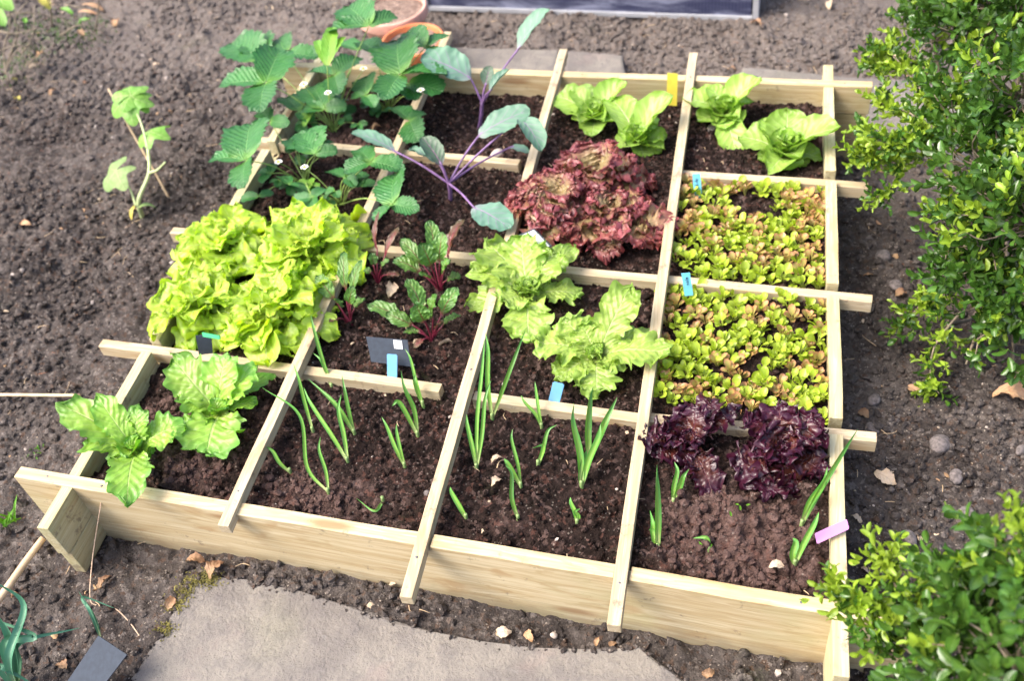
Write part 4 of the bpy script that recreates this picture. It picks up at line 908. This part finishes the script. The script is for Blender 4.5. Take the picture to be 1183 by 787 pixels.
# ------------------------------------------------------------------ pots
def lathe(prof_, c, n=48):
    V = []; Fc = []
    for r_, z in prof_:
        for k in range(n): a = 2*math.pi*k/n; V.append((c[0]+r_*math.cos(a), c[1]+r_*math.sin(a), c[2]+z))
    for i in range(len(prof_)-1):
        for k in range(n): Fc.append((i*n+k, i*n+(k+1) % n, (i+1)*n+(k+1) % n, (i+1)*n+k))
    return V, Fc
def pot(cpx, ztop, r_, h, mat, label, seed):
    c = at(*cpx, ztop); c.z -= h; t = thing('terracotta_pot', c, label, 'plant pot', 'terracotta pots')
    V, Fc = lathe([(0, 0), (r_*.68, 0), (r_*.70, .004), (r_*.92, h-.028), (r_*.93, h-.028), (r_*.93, h-.03), (r_*.84, h-.05), (r_*.84, h-.06)], c); mesh_obj('pot_wall', V, Fc, mat, t)
    V, Fc = lathe([(r_*.92, h-.031), (r_*.985, h-.030), (r_*1.0, h-.026), (r_, h-.004), (r_*.985, h), (r_*.93, h), (r_*.91, h-.003), (r_*.89, h-.04)], c); mesh_obj('rim', V, Fc, mat, t)
    V = []; Fc = []; n = 40; m = 14
    for i in range(m):
        for k in range(n):
            a = 2*math.pi*k/n; q_ = r_*.90*i/(m-1); x, y = q_*math.cos(a), q_*math.sin(a); V.append((c.x+x, c.y+y, c.z+h-.016+.006*mnoise.noise(Vector((x*60, y*60, seed)))+.003*mnoise.noise(Vector((x*200, y*200, seed)))))
    for i in range(m-1):
        for k in range(n): Fc.append((i*n+k, i*n+(k+1) % n, (i+1)*n+(k+1) % n, (i+1)*n+k))
    mesh_obj('compost', V, Fc, M['potsoil'], t)
pot((476, 45), -.070, .083, .09, M['terracotta'], 'orange terracotta pot standing right behind the strawberries', 1)
pot((452, 8), -.06, .096, .12, M['terrapale'], 'wider weathered pink terracotta pot, partly outside the top of the picture', 2)

# ------------------------------------------------------------------ cold frame
p0 = atg(490, 12); p1 = atg(876, 25); d = (p1-p0); L = d.length+.0; ang = math.atan2(d.y, d.x)
cf = thing('cold_frame', p0, 'aluminium-edged cold frame with dark twin-wall panels at the top of the picture', 'cold frame')
ux = Vector((math.cos(ang), math.sin(ang), 0)); uy = Vector((-ux.y, ux.x, 0)); uz = Vector((0, 0, 1))
def cbox(name, o3, dx, dy, dz, mat, bev=.0015):
    bm = bmesh.new(); bmesh.ops.create_cube(bm, size=1); 
    for v in bm.verts: v.co = Vector(((v.co.x+.5)*dx, (v.co.y+.5)*dy, (v.co.z+.5)*dz))
    bmesh.ops.bevel(bm, geom=bm.edges[:], offset=bev, segments=2, affect='EDGES'); me = bpy.data.meshes.new(name); bm.to_mesh(me); me.materials.append(mat)
    o = bpy.data.objects.new(name, me); link(o, cf); o.location = ux*o3[0]+uy*o3[1]+uz*o3[2]; o.rotation_euler = (0, 0, ang); return o
hgt = .28; L0 = L
for y_ in (0, .5):
    cbox('panel', (.02, y_+.006, .010), L0-.04, .006, hgt-.02, M['panel'], .001)
    for z_ in (0, hgt-.014): cbox('rail', (.016, y_, z_), L0-.032, .018, .014, M['alu'])
for x_ in (0, L0-.016):
    for y_ in (0, .5): cbox('corner_post', (x_, y_-.001, -.01), .016, .020, hgt+.02, M['alu'])
for x_ in (.005, L0-.011): cbox('panel', (x_, .02, .012), .006, .48, hgt-.03, M['panel'], .001)
cbox('lid', (-.005, -.005, hgt+.008), L0+.01, .53, .008, M['panel'], .001)

# ------------------------------------------------------------------ box shrubs
def twig_cluster(mb, P, D, r, size, nodes, tint, L):
    D = D/np.linalg.norm(D); a = np.cross(D, r.normal(size=3)); a /= np.linalg.norm(a); b = np.cross(D, a)
    bend = r.normal(size=3)*.25
    for k in range(nodes):
        f = k/max(1, nodes-1); pos = P+D*L*f+bend*L*f*f*.4; ax = a if k % 2 else b
        for s in (-1, 1):
            e = .55+.5*f; dr = ax*s*math.cos(e)+D*math.sin(e)+r.normal(size=3)*.18; dr[2] += .12; dr /= np.linalg.norm(dr); sz = size*(.75+.45*r.random())*(1-.25*f)
            V, Fc, uv = leaf_geo(pos, pos+dr*sz, sz*.52, tm=.5, a=.2, arch=.08, cup=.22, nl=5, nw=2, up=D, roll=r.normal()*.3, r=r, q=2.0); mb.add(V, Fc, uv, (tint+r.random()*.35) % 1)
def shrub(base, blobs, per, size, label, seed, sprays=()):
    r = np.random.default_rng(seed); g = Vector(base); t = thing('box_shrub', g, label, 'shrub')
    mo = MB(); mn = MB(); ctr = np.array(base)+np.array((0, 0, .12)); brs = MB(); dead = MB()
    for (px, py, z, rad, dens) in blobs:
        c = np.array(at(px, py, z)); n = int(per*dens*1.15*(rad/.1)**2)
        V, Fc = tube_geo([np.array(base)+r.normal(size=3)*(.02, .02, 0), (np.array(base)+c)/2+r.normal(size=3)*.02, c, c+(c-ctr)*.2], .0045, .0015, 5, 6); brs.add(V, Fc)
        for _ in range(n):
            d = r.normal(size=3); d /= np.linalg.norm(d); d[2] = abs(d[2])*.9 if r.random() < .75 else d[2]; rr = rad*(.45+.6*r.random()**.6)*(1+.25*mnoise.noise(Vector(d*2.2+c*9)))
            p = c+d*rr
            lo = ground_h(p[0], p[1])+.01
            if p[2] < lo: p[2] = lo+r.random()*.03
            D = d*.9+np.array((0, 0, .25))+r.normal(size=3)*.45; new = r.random() < .22 and rr > rad*.7
            twig_cluster(mn if new else mo, p, D, r, size*(.85 if new else 1), 4+int(r.random()*3), r.random(), size*(1.6+r.random()))
            if r.random() < .6:
                V, Fc = tube_geo([c+d*rr*.2, c+d*rr*.7+r.normal(size=3)*.008, p+D*.015], .0018, .0009, 3, 5); brs.add(V, Fc)
    for pts in sprays:
        P = spline([at(*q_) for q_ in pts], 10); V, Fc = tube_geo(P, .0022, .0008, 1, 6); brs.add(V, Fc)
        for k in range(4, len(P), 1):
            for _ in range(2):
                if r.random() < .6:
                    D = (P[k]-P[k-1])/np.linalg.norm(P[k]-P[k-1])*.6+r.normal(size=3)*.7; D[2] += .2
                    twig_cluster(mn if r.random() < .6 else mo, P[k]+r.normal(size=3)*.004, D, r, size*.72, 3+int(r.random()*2), r.random(), size*1.2)
    mo.build('foliage', M['box'], t); mn.build('new_growth', M['boxnew'], t); brs.build('branches', M['twig'], t)
    return t
shrub(on_ground(1150, 330), [(1150, 40, .14, .13, 1), (1078, 50, .08, .055, .9), (1100, 20, .12, .07, 1), (1185, 120, .17, .11, 1), (1120, 150, .11, .065, .9), (1150, 200, .12, .085, 1), (1120, 240, .06, .045, .9), (1142, 280, .05, .075, 1), (1195, 260, .12, .11, 1),
       (1118, 320, -.01, .05, .9), (1150, 345, -.03, .07, .9), (1200, 360, -.02, .08, .9), (1095, 375, -.10, .035, .3), (1125, 395, -.10, .04, .4), (1195, 20, .2, .12, 1), (1170, 395, -.09, .05, .5)],
      85, .0255, 'leafy box shrub on the right, sprigs reaching towards the far corner of the bed', 5,
      [[(1130, 190, .10), (1080, 165, .11), (1040, 168, .11), (1008, 160, .11), (1000, 148, .10)], [(1130, 150, .12), (1090, 152, .12), (1045, 160, .12), (1018, 172, .08), (1008, 178, .07)], [(1110, 145, .12), (1070, 110, .12), (1030, 62, .12), (1012, 60, .12)], [(1130, 160, .12), (1080, 90, .11), (1030, 52, .12)],
       [(1120, 175, .08), (1060, 150, .08), (1020, 185, .05), (988, 178, .05)], [(1110, 190, .07), (1050, 178, .06), (1030, 215, .02), (1012, 228, .01)], [(1130, 120, .12), (1060, 80, .12), (1018, 78, .10), (1012, 72, .10)], [(1100, 160, .1), (1050, 130, .1), (1022, 122, .09), (1020, 112, .09)],
       [(1110, 360, -.05), (1080, 400, -.10), (1075, 440, -.13), (1085, 455, -.13)], [(1100, 345, -.06), (1065, 352, -.09), (1045, 378, -.11)]])
shrub(on_ground(1150, 800), [(1150, 740, .22, .055, 1), (1190, 655, .26, .05, 1), (1130, 755, .19, .05, .9), (1185, 780, .24, .08, 1), (1130, 805, .16, .07, .9), (1150, 690, .2, .03, .7)],
      100, .0245, 'out-of-focus box shrub in the near right corner, overlapping the end of the front board', 6,
      [[(1060, 760, .12), (1020, 730, .13), (985, 700, .14), (968, 682, .15)], [(1080, 740, .14), (1050, 700, .16), (1025, 660, .18), (1022, 640, .19)], [(1100, 740, .17), (1085, 690, .2), (1075, 655, .2)], [(1060, 770, .12), (1015, 750, .12), (985, 735, .12)], [(1080, 760, .15), (1040, 720, .15), (1005, 690, .17)], [(1180, 700, .28), (1178, 640, .32), (1180, 605, .33)]])

# ------------------------------------------------------------------ litter, stones, weeds
def litter(px, py, s, mat, label, on=on_ground, seed=0, curl=.3):
    r = np.random.default_rng(int(px*7+py)+seed); c = on(px, py, .006); a = r.random()*6.28; d = Vector((math.cos(a), math.sin(a), r.normal()*.15))
    V, Fc, uv = leaf_geo(c-d*s/2, c+d*s/2, s*(.5+.3*r.random()), tm=.5, a=.1, arch=curl*(.3+r.random()), cup=.3*curl+.2*r.random(), ruf=(.16, 2), serr=(.12, 6), nl=14, nw=4, puck=.2, roll=r.normal()*.4, r=r)
    o = mesh_obj('fallen_leaf', V, Fc, M[mat], None, loc=c, uv=uv); tag(o, label, 'dead leaf', 'fallen dead leaves'); return o
for a in [(62, 107, .030, 'dry', 'curled orange-brown leaf in the soil near the top left'), (20, 114, .024, 'yellow', 'yellowish leaf at the left edge near the dry twigs'), (17, 92, .018, 'yellow', 'small greenish-yellow leaf just behind the yellowish one'), (38, 76, .026, 'drypale', 'pale leaf below the dry twigs, top left'),
          (30, 259, .028, 'dry', 'orange-brown leaf between the squash seedling and the left edge'), (135, 27, .034, 'dry', 'orange-brown leaf at the top left, on the pale soil'), (172, 30, .016, 'drypale', 'tiny pale leaf at the top, right of the orange-brown one'), (181, 76, .022, 'drypale', 'pale leaf above the squash seedling'),
          (328, 47, .022, 'dry', 'brown leaf behind the far left corner of the bed'), (960, 6, .036, 'drypale', 'tan leaf at the top edge right of the cold frame'), (873, 28, .030, 'dry', 'brown leaf beside the corner of the cold frame'), (845, 82, .024, 'dry', 'reddish brown leaf at the left end of the far right slab'),
          (1054, 452, .030, 'dry', 'orange-brown leaf under the lowest sprig of the shrub'), (1022, 553, .036, 'drypale', 'pale crumpled leaf beside the right side board'), (1168, 462, .060, 'dry', 'large curled brown leaf at the right edge'), (1178, 442, .030, 'dry', 'brown leaf just behind the large curled one at the right edge'),
          (989, 600, .018, 'drypale', 'small round pale leaf right of the pink tag'), (1000, 660, .016, 'drypale', 'small pale leaf between the pink tag and the near shrub'), (582, 731, .024, 'drypale', 'pale leaf in the gap between the front board and the slab'), (612, 735, .022, 'dry', 'brown rolled leaf next to the pale one at the front slab'),
          (690, 742, .014, 'dry', 'small brown leaf at the front slab below the third lath'), (708, 745, .014, 'dry', 'tiny brown leaf at the slab edge, right of the small one'), (226, 650, .034, 'dry', 'brown leaf at the top corner of the front slab'), (250, 660, .034, 'dry', 'curled orange leaf touching the top corner of the front slab'), (122, 675, .032, 'dry', 'orange-brown leaf at the foot of the protruding front left board end'),
          (196, 698, .024, 'dry', 'round orange leaf on the left edge of the front slab'), (818, 778, .020, 'dry', 'orange-brown leaf in front of the bed near the bottom edge'), (72, 770, .024, 'dry', 'brown leaf left of the dark tag in the near left corner'), (1040, 340, .022, 'dry', 'red-brown leaf between the shrub and the right side board'),
          (1003, 318, .018, 'dry', 'brown leaf standing behind the end of the middle cross lath'), (345, 702, .012, 'drypale', 'tiny pale leaf fragment at the slab edge below the first lath'), (998, 478, .022, 'dry', 'brown leaf behind the end of the front cross lath'), (1110, 90, .02, 'drypale', 'pale leaf caught under the shrub sprigs')]:
    litter(*a)
for a in [(118, 526, .026, 'dry', 'brown leaf in the bed under the front left crisp lettuce'), (515, 397, .026, 'drypale', 'shrivelled pale leaf beside the beetroot nearest the slate tag'), (452, 336, .034, 'drypale', 'pale pinkish wilted leaf between the beetroots'), (482, 396, .016, 'drypale', 'small grey withered leaf at the foot of the front beetroot'),
          (897, 656, .022, 'drypale', 'small lobed pale leaf in the right near square'), (574, 532, .020, 'drypale', 'withered brown seed leaf in the middle onion square'), (574, 558, .020, 'drypale', 'withered tan seed leaf just in front of the other in the onion square'), (812, 133, .016, 'drypale', 'tan leaf scrap between the two right butterheads'), (435, 148, .022, 'dry', 'brown leaf in the strawberry square')]:
    litter(*a, on=on_bed)
def rock(px, py, s, mat, label, on=on_ground):
    c = on(px, py, s*.15); r = random.Random(int(px*3+py)); bm = bmesh.new(); bmesh.ops.create_icosphere(bm, subdivisions=3, radius=s/2)
    o3 = Vector((r.random()*9, r.random()*9, r.random()*9)); sx, sy, sz = .8+.5*r.random(), .8+.4*r.random(), .55+.3*r.random()
    for v in bm.verts: v.co *= 1+.35*mnoise.noise(v.co*1.3/s+o3)+.12*mnoise.noise(v.co*4/s+o3); v.co.x *= sx; v.co.y *= sy; v.co.z *= sz
    me = bpy.data.meshes.new('stone'); bm.to_mesh(me); me.polygons.foreach_set('use_smooth', [True]*len(me.polygons)); me.materials.append(M[mat]); o = bpy.data.objects.new('stone', me); link(o); o.location = c; o.rotation_euler = (0, 0, r.random()*6); tag(o, label, 'stone', 'stones in the soil')
for a in [(1085, 515, .030, 'stone', 'grey stone right of the front cross lath end'), (1105, 552, .026, 'stone', 'round grey stone in the soil right of the bed, above the near shrub'), (1118, 595, .034, 'stone', 'dark round stone nearest the near shrub'), (1010, 462, .026, 'stone', 'grey stone left of the lowest shrub sprig'), (1007, 495, .024, 'stone', 'grey stone touching the end of the front cross lath'),
          (1035, 330, .022, 'stone', 'rounded grey stone between side board and shrub'), (1020, 296, .026, 'stone', 'grey stone beside the further seedling square, outside the bed'), (1052, 622, .022, 'stone', 'round stone just above the near shrub sprigs'), (1090, 240, .02, 'stone', 'small grey stone under the shrub'), (1180, 520, .02, 'stone', 'stone at the right edge'),
          (128, 86, .012, 'stonepale', 'small white pebble in soil above the squash seedling'), (117, 100, .010, 'stonepale', 'white pebble just above the cane tip'), (193, 90, .012, 'stonepale', 'white pebble right of the squash seedling top'), (236, 33, .010, 'stonepale', 'white pebble near the top left of the strawberries'), (61, 300, .010, 'stonepale', 'white pebble in the soil left of the lime lettuces'),
          (538, 58, .020, 'stonepale', 'pinkish stone between pots and brassica'), (1010, 178, .022, 'stonepale', 'pinkish stone at the foot of the far right corner boards'), (640, 735, .012, 'stonepale', 'pale pebble at the edge of the front slab')]:
    rock(*a)
for a in [(574, 178, .024, 'stonepale', 'beige stone beside the rear cross lath in the brassica square'), (822, 148, .022, 'stone', 'reddish stone between the two right butterheads'), (838, 213, .014, 'stonepale', 'pale pebble on the rear cross lath behind the seedlings'), (493, 570, .010, 'stone', 'small stone beside the second lath near the front')]:
    rock(*a, on=on_bed)
# loose crumbs and grit, more than anyone could count
def crumbs(name, n, size, mat, fn, seed, kind='stuff'):
    r = np.random.default_rng(seed); bm = bmesh.new(); bmesh.ops.create_icosphere(bm, subdivisions=1, radius=1); bv = np.array([v.co[:] for v in bm.verts]); bf = np.array([[v.index for v in f.verts] for f in bm.faces]); bm.free()
    V = []; Fc = []
    for i in range(n):
        x, y, z = fn(r); s = size*(.4+r.random()**3*2.2); q_ = bv*(1+r.normal(size=(len(bv), 1))*.22)*(.7+.6*r.random(3))*s; a = r.random()*6.28; c_, s_ = math.cos(a), math.sin(a); q_ = np.stack([q_[:, 0]*c_-q_[:, 1]*s_, q_[:, 0]*s_+q_[:, 1]*c_, q_[:, 2]], -1)
        V.append(q_+(x, y, z+s*.25)); Fc.append(bf+i*len(bv))
    V = np.vstack(V); Fc = np.vstack(Fc); o = mesh_obj(name, V, Fc.tolist(), mat, smooth=False); o['kind'] = kind; return o
def gfn(r):
    while True:
        x = -1.5+3.2*r.random(); y = -.4+2.3*r.random(); X_ = x-SH*y
        if -.03 < X_ < 1.23 and -.02 < y < 1.24: continue
        if mnoise.noise(Vector((x*3.3, y*3.3, 4)))+.25*r.normal() < -.12: continue
        return x, y, ground_h(x, y)
def bfn(r):
    y = .02+1.18*r.random(); X_ = .02+1.16*r.random(); x = bx(X_, y)
    if DR[min(nby-1, int((y-.012)/db)), min(nbx-1, int(X_/db))] > .3: return bfn(r)
    return x, y, bed_h(x, y)
o = crumbs('soil_crumbs', 42000, .0036, M['ground'], gfn, 1); tag(o, 'loose crumbs of grey-brown earth around the bed', 'soil')
o = crumbs('compost_crumbs', 18000, .0023, M['bed'], bfn, 2); tag(o, 'loose dark crumbs on the compost inside the bed', 'soil')
def dfn(r):
    while True:
        y = .02+1.18*r.random(); X_ = .02+1.16*r.random()
        if DR[min(nby-1, int((y-.012)/db)), min(nbx-1, int(X_/db))] > .3: x = bx(X_, y); return x, y, bed_h(x, y)
o = crumbs('compost_crumbs', 3200, .0029, M['bed'], dfn, 12); tag(o, 'dry reddish crumbs in the barer corners of the bed', 'soil')
a_ = o.data.attributes.new('dry', 'FLOAT', 'POINT'); a_.data.foreach_set('value', np.repeat(np.random.default_rng(5).random(len(o.data.vertices)//42)*1.2+.2, 42).astype(np.float32) if len(o.data.vertices) % 42 == 0 else np.full(len(o.data.vertices), .9, np.float32))
o = crumbs('grit', 420, .0022, M['stonepale'], gfn, 3); tag(o, 'tiny pale grit scattered over the bare garden soil', 'grit')
o = crumbs('perlite', 150, .0013, M['stonepale'], bfn, 4); tag(o, 'tiny white specks scattered through the compost', 'grit')
# straw and root bits
def bits(name, n, mat, fn, seed, label, L=.025):
    r = np.random.default_rng(seed); mb = MB()
    for i in range(n):
        x, y, z = fn(r); a = r.random()*6.28; l = L*(.4+r.random()); d = np.array((math.cos(a), math.sin(a), r.normal()*.1)); p = np.array((x, y, z+.003)); V, Fc = tube_geo([p, p+d*l*.5+np.array((-d[1], d[0], 0))*l*.15*r.normal()+np.array((0, 0, .002)), p+d*l], .0008, .0005, 3, 4); mb.add(V, Fc)
    o = mb.build(name, mat); o['kind'] = 'stuff'; tag(o, label, 'plant litter'); return o
bits('straw_bits', 330, M['cane'], gfn, 5, 'fine pale straw and root bits lying on the garden soil', .03)
bits('straw_bits', 90, M['cane'], bfn, 6, 'fine straw bits in the compost', .014)
bits('bark_bits', 130, M['rust'], gfn, 8, 'short brown bark bits on the garden soil', .014)
def scraps(n, mat, fn, seed, label, size=.007):
    r = np.random.default_rng(seed); mb = MB()
    for i in range(n):
        x, y, z = fn(r); a = r.random()*6.28; l = size*(.5+r.random()**2*1.6); d = np.array((math.cos(a), math.sin(a), r.normal()*.3)); p = np.array((x, y, z+.003))
        V, Fc, uv = leaf_geo(p, p+d*l, l*(.4+.5*r.random()), tm=.5, a=.3, arch=.2*r.normal(), cup=.3*r.normal(), serr=(.4, 5), nl=6, nw=2, roll=r.normal()*.5, r=r); mb.add(V, Fc, uv, r.random())
    o = mb.build('leaf_scraps', M[mat]); o['kind'] = 'stuff'; tag(o, label, 'plant litter')
scraps(260, 'drypale', gfn, 31, 'pale scraps of dead leaf strewn over the garden soil')
scraps(260, 'dry', gfn, 32, 'brown scraps of dead leaf strewn over the garden soil', .008)
scraps(60, 'drypale', bfn, 33, 'pale leaf scraps on the compost in the bed', .005)
# weeds
def tuft(px, py, n, L, label, seed, mat='grass', W=.004, on=on_ground):
    r = np.random.default_rng(seed); g = on(px, py); t = thing('weed', g, label, 'weed', 'small weeds')
    for i in range(n):
        a = r.random()*6.28; e = .3+r.random()*1.0; b = g+Vector((r.normal()*.012, r.normal()*.010, -.002)); P1 = b+Vector((math.cos(a)*math.cos(e), math.sin(a)*math.cos(e), math.sin(e)))*L*(.6+.6*r.random())
        V, Fc, U = shoot_geo([b, b.lerp(P1, .5)+Vector((0, 0, L*.12)), P1], W, 4); mesh_obj('leaf', V, Fc, M[mat], t, uv=U)
tuft(12, 602, 16, .035, 'small bright grass tuft beside the pointed left end of the front board', 1)
tuft(42, 523, 12, .018, 'tiny weed seedlings left of the front left crisp lettuce', 2, W=.003)
tuft(815, 628, 5, .010, 'tiny green weed behind the hooked shoot', 3, W=.003, on=on_bed)
tuft(845, 585, 4, .010, 'tiny weed in front of the purple lettuces', 4, W=.003, on=on_bed)
# top-left: dried stems and a leafy corner plant
g = on_ground(8, 60); t = thing('dried_plant', g, 'tangle of dry bare stems in the far left corner', 'dead plant')
for pts in ([(5, 85, -.17), (18, 60, -.12), (35, 50, -.10)], [(8, 75, -.17), (20, 38, -.08), (18, 20, -.04), (32, 0, .0)], [(0, 36, -.08), (20, 38, -.08), (45, 32, -.06)], [(25, 62, -.15), (38, 40, -.1), (40, 5, -.04)], [(60, 30, -.15), (58, 8, -.06), (52, -8, 0)], [(10, 95, -.19), (4, 60, -.12), (12, 25, -.05), (5, -5, .02)], [(110, 35, -.19), (114, 10, -.1), (112, -10, -.02)], [(30, 75, -.18), (50, 55, -.13), (36, 38, -.10)], [(-5, 60, -.1), (25, 52, -.1), (60, 66, -.17)], [(70, 40, -.17), (95, 28, -.13), (125, 40, -.18)], [(75, 5, -.12), (100, 10, -.14), (130, 22, -.18)], [(0, 20, -.1), (30, 14, -.1), (80, 22, -.15)]):
    tube(t, M['twig'], [at(*p_) for p_ in pts], .0028, .0014)
leaf(t, M['yellow'], at(58, 10, -.06), at(46, -4, -.03), .03, ruf=(.1, 2)); leaf(t, M['dry'], at(95, 5, -.1), at(120, 12, -.12), .02, ruf=(.1, 2)); leaf(t, M['dry'], at(90, 14, -.12), at(112, 16, -.13), .015)
for i_, (a_, b_) in enumerate(((70, 10), (90, 35), (30, 20), (50, 60), (104, 22))): leaf(t, M['dry'] if i_ % 2 else M['grass'], at(a_, b_, -.14), at(a_+14-7*i_, b_+6, -.15), .018, ruf=(.2, 2), cup=.3)
g = on_ground(0, 30); t = thing('leafy_plant', g, 'bright green leafy plant cut off by the far left corner', 'plant')
tube(t, M['stemgreen'], [g, at(-12, 25, -.05), at(-5, 5, .05)], .003, .002)
for a_, b_, c_, d_, W in ((-8, -2, 14, 12, .05), (-8, 12, 6, 30, .04), (-10, -8, 8, -4, .05), (-14, 20, 2, 22, .03)): leaf(t, M['squash'], at(a_, b_, .04), at(c_, d_, .02), W, tm=.4, a=.3, serr=(.1, 7), nl=20)
# moss clumps top left, as ground cover
def mfn(r):
    while True:
        c = [(20, 25), (60, 25), (78, 38), (30, 60), (5, 80), (100, 30)][int(r.random()*6)]; p = at(c[0]+r.normal()*14, c[1]+r.normal()*9, -.19); return p.x, p.y, ground_h(p.x, p.y)
mb = MB(); r_ = np.random.default_rng(9)
for _ in range(900):
    x, y, z = mfn(r_); a = r_.random()*6.28; e = .5+r_.random(); p = np.array((x, y, z)); V, Fc, uv = leaf_geo(p, p+np.array((math.cos(a)*math.cos(e), math.sin(a)*math.cos(e), math.sin(e)))*.010, .004, nl=3, nw=1); mb.add(V, Fc, uv, r_.random())
o = mb.build('moss', M['box']); o['kind'] = 'stuff'; tag(o, 'dark green moss and low ground cover in the far left corner', 'moss')

# soil and moss creeping over the edge of the front slab
ring = [slab_front[12], slab_front[13], slab_front[14]]+slab_front[:10]
def efn(r):
    k = int(r.random()*(len(ring)-1)); p = ring[k].lerp(ring[k+1], r.random()); c = Vector((.45, -.35, 0)); d = (c-p); d.z = 0; d.normalize()
    q_ = p+d*(abs(r.normal())*.007-.004); return q_.x, q_.y, slab_front[0].z
o = crumbs('soil_crumbs', 420, .0018, M['ground'], efn, 41); tag(o, 'earth crumbs spilt over the edge of the front slab', 'soil')
mb = MB(); r_ = np.random.default_rng(19); ms_ = [at(*q_, -.128) for q_ in ((236, 668), (222, 672), (214, 684), (204, 700), (244, 672), (190, 728))]
for _ in range(900):
    p = ms_[int(r_.random()*6)]; x = p.x+r_.normal()*.009; y = p.y+r_.normal()*.007; a = r_.random()*6.28; e = .4+r_.random(); p_ = np.array((x, y, -.128))
    V, Fc, uv = leaf_geo(p_, p_+np.array((math.cos(a)*math.cos(e), math.sin(a)*math.cos(e), math.sin(e)))*.0045, .0022, nl=3, nw=1); mb.add(V, Fc, uv, r_.random())
M['moss'] = simple_mat('olive_moss', (.17, .15, .035), .9, .3)
o = mb.build('moss', M['moss']); o['kind'] = 'stuff'; tag(o, 'olive moss on the far left corner of the front slab', 'moss')
